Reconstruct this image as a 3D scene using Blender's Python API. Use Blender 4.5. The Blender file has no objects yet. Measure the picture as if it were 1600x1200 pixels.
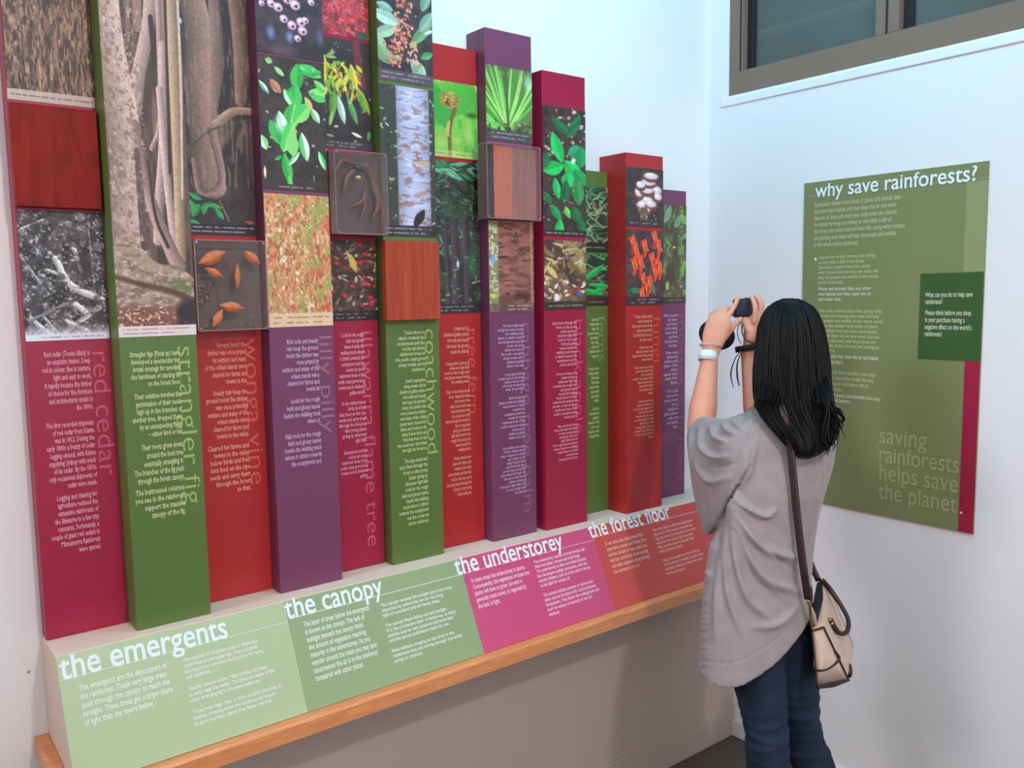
import bpy, bmesh, math, random
import numpy as np
from mathutils import Vector, Matrix

# ------------------------------------------------------------------ camera, world, lights, exposure
sc = bpy.context.scene
COL = sc.collection
K = 1.65 / 1.73
HC = 1.65                                   # eye height of the photographer
YAW, PIT, ROL, FPX = 0.907343729, 0.105197913, -0.0149848308, 1346.23
def cam_axes():
    cy, sy, cp, sp = math.cos(YAW), math.sin(YAW), math.cos(PIT), math.sin(PIT)
    f = np.array([cy*cp, sy*cp, -sp]); r = np.array([sy, -cy, 0.]); u = np.cross(r, f)
    c, s = math.cos(ROL), math.sin(ROL)
    return c*r + s*u, -s*r + c*u, f
CR, CU, CF = cam_axes()
cd = bpy.data.cameras.new('camera'); cam = bpy.data.objects.new('camera', cd); COL.objects.link(cam)
cd.sensor_width = 36; cd.lens = FPX/1600*36; cd.clip_start = .02; cd.clip_end = 60
mw = Matrix.Identity(4)
for i in range(3):
    mw[i][0] = CR[i]; mw[i][1] = CU[i]; mw[i][2] = -CF[i]
mw[2][3] = HC
cam.matrix_world = mw
sc.camera = cam

wd = bpy.data.worlds.new('world'); sc.world = wd; wd.use_nodes = True
wd.node_tree.nodes['Background'].inputs[0].default_value = (.3, .4, .44, 1)
wd.node_tree.nodes['Background'].inputs[1].default_value = .5
vs = sc.view_settings
vs.view_transform = 'Standard'; vs.look = 'None'; vs.gamma = 1; vs.use_curve_mapping = False; vs.exposure = 0.1

def area(name, loc, aim, power, size, col=(1, 1, 1), size_y=None, spread=180):
    d = bpy.data.lights.new(name, 'AREA'); d.energy = power; d.color = col
    d.shape = 'RECTANGLE' if size_y else 'DISK'; d.size = size
    if size_y: d.size_y = size_y
    d.spread = math.radians(spread)
    o = bpy.data.objects.new(name, d); COL.objects.link(o); o.location = loc
    o.rotation_euler = (Vector(aim) - Vector(loc)).to_track_quat('-Z', 'Y').to_euler()
    return o
area('added_fill_behind_camera', (.6, -2.95, 1.5), (.9, 2, 1.1), 64, 3.2, (1, .955, .96), 2.2)  # added soft fill from behind the camera, no window stands there
area('added_ceiling_fill', (-1.5, -.8, 3.3), (0.9, .9, .6), 32, 1.8, (1, .96, .95), 1.8)  # added overhead fill that lifts the general light level
area('downlight_behind_camera', (.75, -.7, 3.1), (1.7, 2, 1.1), 27, .16, (1, .94, .9))
area('wall_washer_display', (1.35, 1.25, 3.28), (1.7, 2.3, 1.9), 11, .9, (.12, .74, 1), .25)
area('wall_washer_window', (1.7, .9, 3.25), (2.7, 1.1, 2.0), 7.5, .8, (.2, .7, 1), .3)
def track_spot(name, loc, aim, power, cone, size, col):
    d = bpy.data.lights.new(name, 'SPOT'); d.energy = power; d.spot_size = math.radians(cone); d.spot_blend = .7; d.shadow_soft_size = size; d.color = col
    o = bpy.data.objects.new(name, d); COL.objects.link(o); o.location = loc
    o.rotation_euler = (Vector(aim) - Vector(loc)).to_track_quat('-Z', 'Y').to_euler()
track_spot('track_spot_right_wall', (-1.3, 1.5, 2.6), (2.5, .95, .3), 140, 48, .42, (.98, .95, 1))

# ------------------------------------------------------------------ photo rays (survey of the room)
def ray(x, y): return (x-800)/FPX*CR - (y-600)/FPX*CU + CF
O3 = np.array([0, 0, HC])
def ony(x, y, Y): d = ray(x, y); return d*(Y/d[1]) + O3
def onx(x, y, X): d = ray(x, y); return d*(X/d[0]) + O3
def onz(x, y, z): d = ray(x, y); return d*((z-HC)/d[2]) + O3
def W(x, y, q): return ray(x, y)*q + O3
def onplane(x, y, P, n): d = ray(x, y); return d*(np.dot(np.array(P)-O3, n)/np.dot(d, n)) + O3

# ------------------------------------------------------------------ materials
def lin(c):
    c = np.asarray(c, float)/255.
    return np.where(c <= .04045, c/12.92, ((c+.055)/1.055)**2.4)
MATS = {}
def mat(name, rgb, rough=.5, spec=.5, noise=0, nscale=8, bump=0, bscale=200, metal=0, coat=0, sheen=0, stretch=None, emit=None):
    if name in MATS: return MATS[name]
    m = bpy.data.materials.new(name); m.use_nodes = True; nt = m.node_tree; b = nt.nodes['Principled BSDF']
    c = tuple(lin(rgb)) + (1,)
    b.inputs['Base Color'].default_value = c; b.inputs['Roughness'].default_value = rough
    b.inputs['Specular IOR Level'].default_value = spec; b.inputs['Metallic'].default_value = metal
    b.inputs['Coat Weight'].default_value = coat
    if sheen: b.inputs['Sheen Weight'].default_value = sheen
    if noise or bump:
        tc = nt.nodes.new('ShaderNodeTexCoord'); mp = nt.nodes.new('ShaderNodeMapping')
        nt.links.new(tc.outputs['Object'], mp.inputs[0])
        if stretch: mp.inputs['Scale'].default_value = stretch
    if noise:
        n = nt.nodes.new('ShaderNodeTexNoise'); n.inputs['Scale'].default_value = nscale; n.inputs['Detail'].default_value = 5
        nt.links.new(mp.outputs[0], n.inputs['Vector'])
        r = nt.nodes.new('ShaderNodeMapRange'); r.inputs[1].default_value = .3; r.inputs[2].default_value = .7
        r.inputs[3].default_value = 1-noise; r.inputs[4].default_value = 1+noise
        nt.links.new(n.outputs['Fac'], r.inputs[0])
        x = nt.nodes.new('ShaderNodeVectorMath'); x.operation = 'SCALE'; x.inputs[0].default_value = c[:3]
        nt.links.new(r.outputs[0], x.inputs['Scale']); nt.links.new(x.outputs[0], b.inputs['Base Color'])
    if bump:
        n2 = nt.nodes.new('ShaderNodeTexNoise'); n2.inputs['Scale'].default_value = bscale; n2.inputs['Detail'].default_value = 3
        nt.links.new(mp.outputs[0], n2.inputs['Vector'])
        bp = nt.nodes.new('ShaderNodeBump'); bp.inputs['Strength'].default_value = bump; bp.inputs['Distance'].default_value = .002
        nt.links.new(n2.outputs['Fac'], bp.inputs['Height']); nt.links.new(bp.outputs[0], b.inputs['Normal'])
    MATS[name] = m
    return m
def wood_mat(name, a, bcol, scale=(3, 3, .6), rough=.35, bands=9, coat=.2, spec=.5):
    if name in MATS: return MATS[name]
    m = bpy.data.materials.new(name); m.use_nodes = True; nt = m.node_tree; b = nt.nodes['Principled BSDF']
    tc = nt.nodes.new('ShaderNodeTexCoord'); mp = nt.nodes.new('ShaderNodeMapping'); mp.inputs['Scale'].default_value = scale
    nt.links.new(tc.outputs['Object'], mp.inputs[0])
    w = nt.nodes.new('ShaderNodeTexNoise'); w.inputs['Scale'].default_value = bands; w.inputs['Detail'].default_value = 6; w.inputs['Distortion'].default_value = 1.2
    nt.links.new(mp.outputs[0], w.inputs['Vector'])
    cr = nt.nodes.new('ShaderNodeValToRGB'); cr.color_ramp.elements[0].position = .3; cr.color_ramp.elements[1].position = .7
    cr.color_ramp.elements[0].color = tuple(lin(a))+(1,); cr.color_ramp.elements[1].color = tuple(lin(bcol))+(1,)
    nt.links.new(w.outputs['Fac'], cr.inputs[0]); nt.links.new(cr.outputs[0], b.inputs['Base Color'])
    b.inputs['Roughness'].default_value = rough; b.inputs['Coat Weight'].default_value = coat; b.inputs['Specular IOR Level'].default_value = spec
    MATS[name] = m
    return m
def vcol_mat(name, rough=.4, coat=.15):
    if name in MATS: return MATS[name]
    m = bpy.data.materials.new(name); m.use_nodes = True; nt = m.node_tree; b = nt.nodes['Principled BSDF']
    a = nt.nodes.new('ShaderNodeAttribute'); a.attribute_name = 'ink'
    nt.links.new(a.outputs['Color'], b.inputs['Base Color'])
    b.inputs['Roughness'].default_value = rough; b.inputs['Coat Weight'].default_value = coat
    MATS[name] = m
    return m
def clear_mat(name, tint=(235, 225, 228), alpha=.012, rough=.03):
    m = bpy.data.materials.new(name); m.use_nodes = True; nt = m.node_tree
    for n in list(nt.nodes): nt.nodes.remove(n)
    out = nt.nodes.new('ShaderNodeOutputMaterial'); tr = nt.nodes.new('ShaderNodeBsdfTransparent')
    gl = nt.nodes.new('ShaderNodeBsdfGlossy'); gl.inputs['Roughness'].default_value = rough
    df = nt.nodes.new('ShaderNodeBsdfDiffuse'); df.inputs[0].default_value = tuple(lin(tint))+(1,)
    m1 = nt.nodes.new('ShaderNodeMixShader'); m1.inputs[0].default_value = alpha
    nt.links.new(tr.outputs[0], m1.inputs[1]); nt.links.new(df.outputs[0], m1.inputs[2])
    m2 = nt.nodes.new("ShaderNodeMixShader"); m2.inputs[0].default_value = .022
    nt.links.new(m1.outputs[0], m2.inputs[1]); nt.links.new(gl.outputs[0], m2.inputs[2])
    nt.links.new(m2.outputs[0], out.inputs[0])
    return m
M_wall = mat('white_wall_paint', (236, 234, 237), .85, .2, bump=.12, bscale=260)
M_ceil = mat('ceiling_paint', (225, 225, 225), .9, .2)
M_floor = mat('dark_taupe_carpet', (98, 86, 80), .95, .1, noise=.25, nscale=160, bump=.7, bscale=500)
M_skirt = mat('white_gloss_skirting', (225, 220, 212), .4)
M_base = mat('taupe_bench_paint', (188, 172, 164), .7, .25, bump=.08)
M_shelf = mat('cream_shelf_paint', (238, 214, 198), .6, .3)
M_rail = wood_mat('varnished_beech', (222, 138, 88), (240, 166, 110), (1.2, 14, 14), .35, 7)
PAL = {'crimson': (163, 28, 66), 'green': (92, 118, 58), 'red': (178, 42, 44), 'purple': (122, 64, 98)}
MC = {k: mat('lacquer_'+k, v, .42, .4, noise=.03, nscale=3) for k, v in PAL.items()}
M_print = vcol_mat('photo_print_ink', .5, 0)
M_frame = mat('bronze_window_frame', (132, 108, 96), .5, .3)
M_black = mat('black_gap', (20, 18, 24), .6)
M_clear = clear_mat('clear_acrylic')
M_edge = clear_mat('frosted_acrylic_edge', (205, 165, 165), .16, .2)
M_arris = mat('acrylic_arris', (150, 112, 118), .3)

# ------------------------------------------------------------------ object helpers
def tag(o, label=None, cat=None, group=None, kind=None):
    if label: o['label'] = label
    if cat: o['category'] = cat
    if group: o['group'] = group
    if kind: o['kind'] = kind
    return o
ORG = {}
def thing(name, label, cat, loc, group=None):
    o = bpy.data.objects.new(name, None); COL.objects.link(o); o.location = loc; o.empty_display_size = .05
    ORG[o.name] = np.array(loc, float)
    return tag(o, label, cat, group)
def mesh_obj(name, verts, faces, material, parent=None, smooth=False, label=None, attr=None):
    v = np.asarray(verts, float).reshape(-1, 3)
    if parent is not None: org = ORG[parent.name]; v = v - org
    else: org = np.zeros(3)
    me = bpy.data.meshes.new(name)
    if isinstance(faces, np.ndarray) and faces.ndim == 2:
        nf, k = faces.shape
        me.vertices.add(len(v)); me.vertices.foreach_set('co', v.astype(np.float32).ravel())
        me.loops.add(nf*k); me.loops.foreach_set('vertex_index', faces.astype(np.int32).ravel())
        me.polygons.add(nf); me.polygons.foreach_set('loop_start', (np.arange(nf)*k).astype(np.int32))
        me.polygons.foreach_set('loop_total', np.full(nf, k, np.int32)); me.update(calc_edges=True)
    else:
        me.from_pydata([tuple(p) for p in v], [], [tuple(int(i) for i in f) for f in faces]); me.update()
    ms = material if isinstance(material, (list, tuple)) else [material]
    for m in ms: me.materials.append(m)
    if smooth: me.polygons.foreach_set('use_smooth', [True]*len(me.polygons))
    if attr is not None:
        a = me.color_attributes.new('ink', 'FLOAT_COLOR', 'POINT')
        c = np.ones((len(v), 4), np.float32); c[:, :3] = attr; a.data.foreach_set('color', c.ravel())
    o = bpy.data.objects.new(name, me); COL.objects.link(o)
    if parent is not None: o.parent = parent
    ORG[o.name] = org
    if label: o['label'] = label
    return o
def bm_obj(name, bm, material, parent=None, smooth=False, label=None):
    bm.verts.ensure_lookup_table()
    if parent is not None:
        bmesh.ops.translate(bm, vec=Vector(-ORG[parent.name]), verts=bm.verts)
        org = ORG[parent.name]
    else: org = np.zeros(3)
    me = bpy.data.meshes.new(name); bm.to_mesh(me); bm.free()
    ms = material if isinstance(material, (list, tuple)) else [material]
    for m in ms: me.materials.append(m)
    if smooth: me.polygons.foreach_set('use_smooth', [True]*len(me.polygons))
    o = bpy.data.objects.new(name, me); COL.objects.link(o)
    if parent is not None: o.parent = parent
    ORG[o.name] = org
    if label: o['label'] = label
    return o
def add_box(bm, x0, x1, y0, y1, z0, z1, bev=0.):
    r = bmesh.ops.create_cube(bm, size=1.0)
    vs_ = r['verts']
    for v in vs_:
        v.co = Vector(((x0+x1)/2 + v.co.x*(x1-x0), (y0+y1)/2 + v.co.y*(y1-y0), (z0+z1)/2 + v.co.z*(z1-z0)))
    if bev:
        es = list({e for v in vs_ for e in v.link_edges})
        bmesh.ops.bevel(bm, geom=es, offset=bev, segments=2, affect='EDGES', profile=.5)
def box(name, x0, x1, y0, y1, z0, z1, m, parent=None, bev=0., label=None):
    bm = bmesh.new(); add_box(bm, x0, x1, y0, y1, z0, z1, bev)
    return bm_obj(name, bm, m, parent, label=label)
def prism(name, poly, ax0, ax1, m, parent=None, bev=0, label=None):
    """poly in (y,z), extruded along x from ax0 to ax1"""
    bm = bmesh.new()
    a = [bm.verts.new((ax0, p[0], p[1])) for p in poly]; b = [bm.verts.new((ax1, p[0], p[1])) for p in poly]
    bm.faces.new(a); bm.faces.new(b[::-1]); n = len(poly)
    for i in range(n): bm.faces.new((a[i], b[i], b[(i+1) % n], a[(i+1) % n]))
    bmesh.ops.recalc_face_normals(bm, faces=bm.faces)
    if bev: bmesh.ops.bevel(bm, geom=list(bm.edges), offset=bev, segments=2, affect='EDGES')
    return bm_obj(name, bm, m, parent, label=label)
def catmull(pts, n):
    p = np.asarray(pts, float); k = len(p)
    if k < 3:
        t = np.linspace(0, 1, n)[:, None]; return p[0]*(1-t)+p[-1]*t
    q = np.vstack([2*p[0]-p[1], p, 2*p[-1]-p[-2]]); out = []
    for s in np.linspace(0, k-1, n):
        i = min(int(s), k-2); t = s-i; a, b, c, d = q[i], q[i+1], q[i+2], q[i+3]
        out.append(.5*((2*b)+(-a+c)*t+(2*a-5*b+4*c-d)*t*t+(-a+3*b-3*c+d)*t**3))
    return np.array(out)
def tube_arrays(pts, rad, sides=8, flat=1.0, side_dir=None, caps=True):
    p = np.asarray(pts, float); n = len(p); rad = np.broadcast_to(np.asarray(rad, float), (n,))
    t = np.gradient(p, axis=0); t /= np.linalg.norm(t, axis=1)[:, None]+1e-12
    u = np.array(side_dir, float) if side_dir is not None else (np.array([0, 0, 1.]) if abs(t[0][2]) < .9 else np.array([1., 0, 0]))
    V = []
    for i in range(n):
        if side_dir is not None: u = np.array(side_dir, float)
        u = u-t[i]*np.dot(u, t[i]); u /= np.linalg.norm(u)+1e-12; w = np.cross(t[i], u)
        for k in range(sides):
            a = 2*math.pi*k/sides; V.append(p[i]+rad[i]*(math.cos(a)*u+math.sin(a)*w*flat))
    F = []
    for i in range(n-1):
        for k in range(sides):
            a, b = i*sides+k, i*sides+(k+1) % sides
            F.append((a, b, b+sides, a+sides))
    if caps:
        F.append(tuple(range(sides))[::-1]); F.append(tuple((n-1)*sides+k for k in range(sides)))
    return V, F
def tube(name, pts, rad, m, parent=None, sides=8, n=None, flat=1., side_dir=None, label=None, smooth=True):
    if n: pts = catmull(pts, n)
    if not np.isscalar(rad) and len(rad) != len(pts): rad = np.interp(np.linspace(0, 1, len(pts)), np.linspace(0, 1, len(rad)), rad)
    V, F = tube_arrays(pts, rad, sides, flat, side_dir)
    return mesh_obj(name, V, F, m, parent, smooth, label)

# lettering ---------------------------------------------------------
def text_mesh(body, align='LEFT', res=2, space_line=1., offset=0., space_char=1.):
    cu = bpy.data.curves.new('lettering', 'FONT'); cu.body = body; cu.size = 1; cu.align_x = align
    cu.resolution_u = res; cu.space_line = space_line; cu.fill_mode = 'FRONT'; cu.offset = offset; cu.space_character = space_char
    ob = bpy.data.objects.new('lettering', cu); me = ob.to_mesh()
    v = np.empty(len(me.vertices)*3, np.float32); me.vertices.foreach_get('co', v); v = v.reshape(-1, 3).astype(float)
    f = [tuple(p.vertices) for p in me.polygons]
    ob.to_mesh_clear(); bpy.data.objects.remove(ob)
    L_ = np.round(-v[:, 1]/space_line+.3); fr_ = v[:, 1]+L_*space_line; XH = .455; v[:, 1] += np.where(fr_ > 0, np.interp(fr_, [0, XH, .8], [0, .07, 0]), 0); bpy.data.curves.remove(cu)
    return v, f
def put_text(name, body, P, xd, yd, sx, sy, m, parent, nrm, align='LEFT', res=2, space_line=1., offset=0., label=None, space_char=1., lift=.0007):
    v, f = text_mesh(body, align, res, space_line, offset, space_char)
    P = np.array(P); xd = np.array(xd, float); yd = np.array(yd, float); nrm = np.array(nrm, float)
    w = P + v[:, :1]*sx*xd + v[:, 1:2]*sy*yd + nrm*lift
    return mesh_obj(name, w, f, m, parent, label=label)
def heading(name, body, Pa, Pb, asc, m, parent, nrm, res=5, offset=0., label=None, space_char=1., up=None, lift=.0007):
    """one line whose baseline runs from Pa to Pb; asc = height of its ascenders"""
    v, f = text_mesh(body, 'LEFT', res, 1., offset, space_char)
    Pa, Pb = np.array(Pa), np.array(Pb); d = Pb-Pa; L = np.linalg.norm(d); xd = d/L
    nrm = np.array(nrm, float); yd = np.cross(nrm, xd); yd /= np.linalg.norm(yd)
    x0, x1 = v[:, 0].min(), v[:, 0].max()
    w = Pa + (v[:, :1]-x0)/(x1-x0)*L*xd + v[:, 1:2]/.76*asc*yd + nrm*lift
    ws = body.split(' '); ends = [text_mesh(' '.join(ws[:i+1]), 'LEFT', res, 1., offset, space_char)[0][:, 0].max()+.02 for i in range(len(ws))]; lo = -9.
    for i, e in enumerate(ends):
        keep = (v[:, 0] > lo) & ((v[:, 0] <= e) | (i == len(ws)-1)); lo = e
        idx = np.cumsum(keep)-1; fs = [tuple(int(idx[k]) for k in q) for q in f if keep[q[0]]]
        mesh_obj(name, w[keep], fs, m, parent, label=label)
def inkm(name, rgb): return mat('ink_'+name, rgb, .5, .3)

# print painting ------------------------------------------------------
class Cv:
    """a canvas of printing ink: x from the left edge, y downward"""
    def __init__(s, w, y0, y1, base, seed=1, res=1.15):
        s.w, s.y0, s.y1 = w, y0, y1
        s.nx, s.ny = int(w*res)+2, int((y1-y0)*res)+2
        s.X, s.Y = np.meshgrid(np.linspace(0, w, s.nx), np.linspace(y0, y1, s.ny))
        s.c = np.ones((s.ny, s.nx, 3))*np.array(base, float)
        s.r = np.random.RandomState(seed); s.rnd = random.Random(seed)
    def mix(s, m, col):
        m = np.clip(m, 0, 1)[..., None]; s.c = s.c*(1-m)+np.array(col, float)*m
    def n(s, sx, sy, oct=3):
        out = np.zeros_like(s.X); amp, tot = 1., 0.
        for o in range(oct):
            gx, gy = max(2, int(s.w/sx)+3), max(2, int((s.y1-s.y0)/sy)+3); g = s.r.rand(gy, gx)
            fx = s.X/sx; fy = (s.Y-s.y0)/sy
            ix = np.clip(fx.astype(int), 0, gx-2); iy = np.clip(fy.astype(int), 0, gy-2)
            tx = fx-ix; ty = fy-iy; tx = tx*tx*(3-2*tx); ty = ty*ty*(3-2*ty)
            tx = np.clip(tx, 0, 1); ty = np.clip(ty, 0, 1)
            v = (g[iy, ix]*(1-tx)+g[iy, ix+1]*tx)*(1-ty)+(g[iy+1, ix]*(1-tx)+g[iy+1, ix+1]*tx)*ty
            out += amp*v; tot += amp; amp *= .6; sx, sy = max(sx/2, 1), max(sy/2, 1)
        return out/tot
    def tex(s, col, sx, sy, lo=.45, hi=.6, a=1., oct=3, mask=None):
        m = np.clip((s.n(sx, sy, oct)-lo)/(hi-lo), 0, 1)*a
        if mask is not None: m = m*mask
        s.mix(m, col)
    def grain(s, amt, sx=1.5, sy=1.5, mask=None):
        g = 1+(s.n(sx, sy, 2)-.5)[..., None]*2*amt
        s.c = np.clip(s.c*(g if mask is None else 1+(g-1)*mask[..., None]), 0, 255)
    def leafmask(s, x, y, L, Wd, ang):
        a = math.radians(ang); dx, dy = s.X-x, s.Y-y
        t = (dx*math.cos(a)+dy*math.sin(a))/L; v = -dx*math.sin(a)+dy*math.cos(a)
        prof = Wd/2*np.sin(np.pi*np.clip(t, 0, 1))**.8
        return np.clip(prof-np.abs(v)+.5, 0, 1)*(t > 0)*(t < 1), v, t
    def leaf(s, x, y, L, Wd, ang, col, alt=None, a=1.):
        m, v, t = s.leafmask(x, y, L, Wd, ang); s.mix(m*a, col)
        if alt is not None: s.mix(m*(v > 0)*.8*a, alt)
    def blob(s, x, y, rx, ry, col, soft=.3, a=1.):
        d = np.sqrt(((s.X-x)/rx)**2+((s.Y-y)/ry)**2); s.mix(np.clip((1-d)/soft, 0, 1)*a, col)
    def line(s, pts, w0, col, w1=None, soft=1.2, shade=0., a=1.):
        w1 = w0 if w1 is None else w1; p = catmull(pts, max(2, len(pts)*6)); best = np.full(s.X.shape, 1e9); side = np.zeros_like(best)
        for i in range(len(p)-1):
            ax, ay = p[i]; bx, by = p[i+1]; L2 = (bx-ax)**2+(by-ay)**2+1e-9
            t = np.clip(((s.X-ax)*(bx-ax)+(s.Y-ay)*(by-ay))/L2, 0, 1)
            d = np.hypot(s.X-ax-t*(bx-ax), s.Y-ay-t*(by-ay)); ww = w0+(w1-w0)*(i+t)/(len(p)-1)
            e = d-ww/2; u = e < best; best = np.where(u, e, best)
            side = np.where(u, ((s.X-ax)*(by-ay)-(s.Y-ay)*(bx-ax))/math.sqrt(L2)/np.maximum(ww/2, .5), side)
        m = np.clip(-best/soft+.5, 0, 1)*a
        c = np.array(col, float)
        if shade:
            k = m[..., None]; s.c = s.c*(1-k)+c*(1+shade*np.clip(side, -1, 1)[..., None])*k
        else: s.mix(m, c)
        return m
    def leaves(s, n, L, Wd, cols, x=None, y=None, ang=None, a=1.):
        R = s.rnd
        for _ in range(n):
            c = R.choice(cols); l = R.uniform(*L); w = l*R.uniform(*Wd)
            s.leaf(R.uniform(*(x or (-5, s.w))), R.uniform(*(y or (s.y0, s.y1))), l, w, R.uniform(*(ang or (0, 360))), c, tuple(v*.75 for v in c), a)
    def caption(s, y0, y1, bg, ink, lines=2, a=.85, x0=.1, x1=.9):
        s.mix(((s.Y >= y0) & (s.Y <= y1))*1.*a, bg)
        p = (y1-y0)/(lines+.6); dash = s.n(3.2, 999, 1)
        for i in range(lines):
            yc = y0+p*(i+.8); dd = np.clip((s.n(2.4, 40, 1)-.25)*5, 0, 1)
            m = np.clip(1.6-np.abs(s.Y-yc), 0, 1)*(s.X > s.w*x0)*(s.X < s.w*(x1 if i == 0 else x1-.12))*dd
            s.mix(m*.7, ink)

def photo(parent, cv, xl, xr, ztop, zbot, Y, label=None):
    """a print glued on a column face: a fine grid that carries the ink"""
    ny, nx = cv.ny, cv.nx
    gx = np.linspace(xl, xr, nx); gz = np.linspace(ztop, zbot, ny)
    A, B = np.meshgrid(gx, gz); V = np.stack([A, np.full_like(A, Y-.0012), B], -1).reshape(-1, 3)
    i = np.arange(ny-1)[:, None]*nx+np.arange(nx-1)[None]; i = i.ravel()
    F = np.stack([i, i+nx, i+nx+1, i+1], 1)
    ink = lin(np.clip(cv.c*1.1, 0, 255)).reshape(-1, 3)
    return mesh_obj('photo_print', V, F, M_print, parent, attr=ink, label=label)

# ------------------------------------------------------------------ the room
D = 2.153*K; XR = 2.645*K; ZT = 1.65-.756*K        # display wall, right wall, shelf height
def struct(o): o['kind'] = 'structure'; return o
struct(box('wall_display', -3.2, XR+.15, D, D+.15, -.02, 3.4, M_wall))
struct(box('wall_back', -3.2, XR+.15, -3.15, -3.0, -.02, 3.4, M_wall))
struct(box('wall_left', -3.35, -3.2, -3.15, D+.15, -.02, 3.4, M_wall))
struct(box('floor', -3.35, XR+.15, -3.15, D+.15, -.1, 0, M_floor))
struct(box('ceiling', -3.35, XR+.15, -3.15, D+.15, 3.4, 3.5, M_ceil))
# right wall with the window opening
WY1 = 2.068*K; WZ0 = HC-(1.73-2.436)*K; WY0 = WY1-2.3; WZ1 = 3.1
bm = bmesh.new()
add_box(bm, XR, XR+.15, -3.0, D, 0, WZ0); add_box(bm, XR, XR+.15, -3.0, D, WZ1, 3.4)
add_box(bm, XR, XR+.15, WY1, D, WZ0, WZ1); add_box(bm, XR, XR+.15, -3.0, WY0, WZ0, WZ1)
struct(bm_obj('wall_right', bm, M_wall))
# skirtings
bm = bmesh.new(); add_box(bm, XR-.014, XR, -3.0, 1.915, 0, .062, .004); struct(bm_obj('baseboard_right', bm, M_skirt))
bm = bmesh.new(); add_box(bm, -3.2, .27, D-.014, D, 0, .062, .004); struct(bm_obj('baseboard_display', bm, M_skirt))
# window
win = thing('window_1', None, None, (XR, (WY0+WY1)/2, WZ0)); win['kind'] = 'structure'
fr = []
def wbar(n, y0, y1, z0, z1, x0=XR+.004, x1=XR+.06, m=M_frame): return box(n, x0, x1, y0, y1, z0, z1, m, win, .0015)
pj = lambda x, y: onx(x, y, XR+.004)
ya = pj(1160, 100)[1]; yb = pj(1367, 55)[1]; yc = pj(1404, 40)[1]
zb = pj(1168, 108)[2]
wbar('jamb', ya, WY1, WZ0, WZ1); wbar('sill_rail', WY0, ya, WZ0, zb, XR+.004, XR+.062)
wbar('head_rail', WY0, ya, WZ1-.05, WZ1)
wbar('mullion', yc, yb, zb, WZ1-.05); wbar('jamb', WY0, WY0+.05, zb, WZ1-.05)
wbar('dark_gap', ya-.028, ya, zb, WZ1-.05, XR+.03, XR+.055, M_black)  # black bars paint in the shade of the gaps beside the panes
wbar('dark_gap', yb, yb+.012, zb, WZ1-.05, XR+.03, XR+.055, M_black)
wbar('dark_gap', yc-.03, yc, zb, WZ1-.05, XR+.03, XR+.055, M_black)
wbar('dark_gap', (yb+yc)/2-.003, (yb+yc)/2+.003, zb, WZ1-.05, XR+.001, XR+.006, M_black)
wbar('frame_lip', ya+.006, ya+.010, zb, WZ1-.05, XR+.001, XR+.006, M_black)
M_glass = mat('window_glass', (92, 100, 96), .06, .6, noise=.06, nscale=1.2)
M_glass.node_tree.nodes['Principled BSDF'].inputs['Alpha'].default_value = .62
for a, b in ((yb+.012, ya-.028), (WY0+.05, yc-.03)):
    box('pane', XR+.04, XR+.046, a, b, zb, WZ1-.05, M_glass, win)
ledge = box('window_sill', XR-.006, XR+.003, WY0-.02, WY1+.03, WZ0-.034, WZ0-.006, M_wall, win, .003)
# beyond the glass: outside wall, and a strip added as the pane's reflection line
struct(box('trim_1', XR+1.2, XR+1.3, -3, 3.5, 2.2, 5.5, mat('outside_render', (132, 142, 136), .9)))
struct(box('reflection_strip', XR+1.12, XR+1.2, -3, 3.5, 2.879, 2.903, mat('reflection_line_white', (236, 240, 236), .6)))
# small stains on the wall
for (x, y, r, lb) in ((45, 1050, .004, 'grey screw plug in the white wall, farther from the bench'), (73, 1036, .003, 'tiny grey screw plug in the white wall right beside the bench end')):
    bm = bmesh.new(); p = ony(x, y, D); bmesh.ops.create_uvsphere(bm, u_segments=10, v_segments=6, radius=r, matrix=Matrix.Translation(Vector(p)) @ Matrix.Diagonal((1, .2, 1, 1)))
    w_ = bm_obj('wall_plug', bm, mat('plug_grey', (176, 166, 168), .8)); tag(w_, lb, 'wall plug')

# ------------------------------------------------------------------ display bench
YS = 1.997*K; YP = 1.879*K; ZP = HC-(1.73-.728)*K     # shelf front, foot of the sloping panels
YR = YP-.028; ZR = ZP-.040                             # wooden rail
YB = 2.012*K
XL = float(onz(87.5, 1029, ZT)[0]); XE = XR-.002
bench = thing('display_bench', 'long cream exhibition bench with sloping printed panels and beech rail under the tall boards', 'bench', ((XL+XR)/2, YB, 0))
prism('bench_body', [(YS, ZT), (YP+.002, ZP), (YP+.002, ZP-.03), (D-.001, ZP-.03), (D-.001, ZT)], XL, XE, M_shelf, bench)
box('bench_base', XL+.03, XE, YB, D-.002, .0, ZP-.03, M_base, bench)
box('kick_board', XL+.025, XE, YB-.006, YB, .0, .119, M_base, bench, .0015)
bm = bmesh.new()
prof = [(YR, ZR), (YR, ZP-.006), (YR+.005, ZP), (YP+.004, ZP+.001), (YP+.004, ZR)]
prism('front_rail', prof, XL-.02, XE, M_rail, bench, label='orange beech rail along the bench front')
prism('rail_return', [(YP+.004, ZR), (YP+.004, ZP), (D-.002, ZP+.012), (D-.002, ZR+.012)], XL-.028, XL-.001, M_rail, bench)
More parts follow.
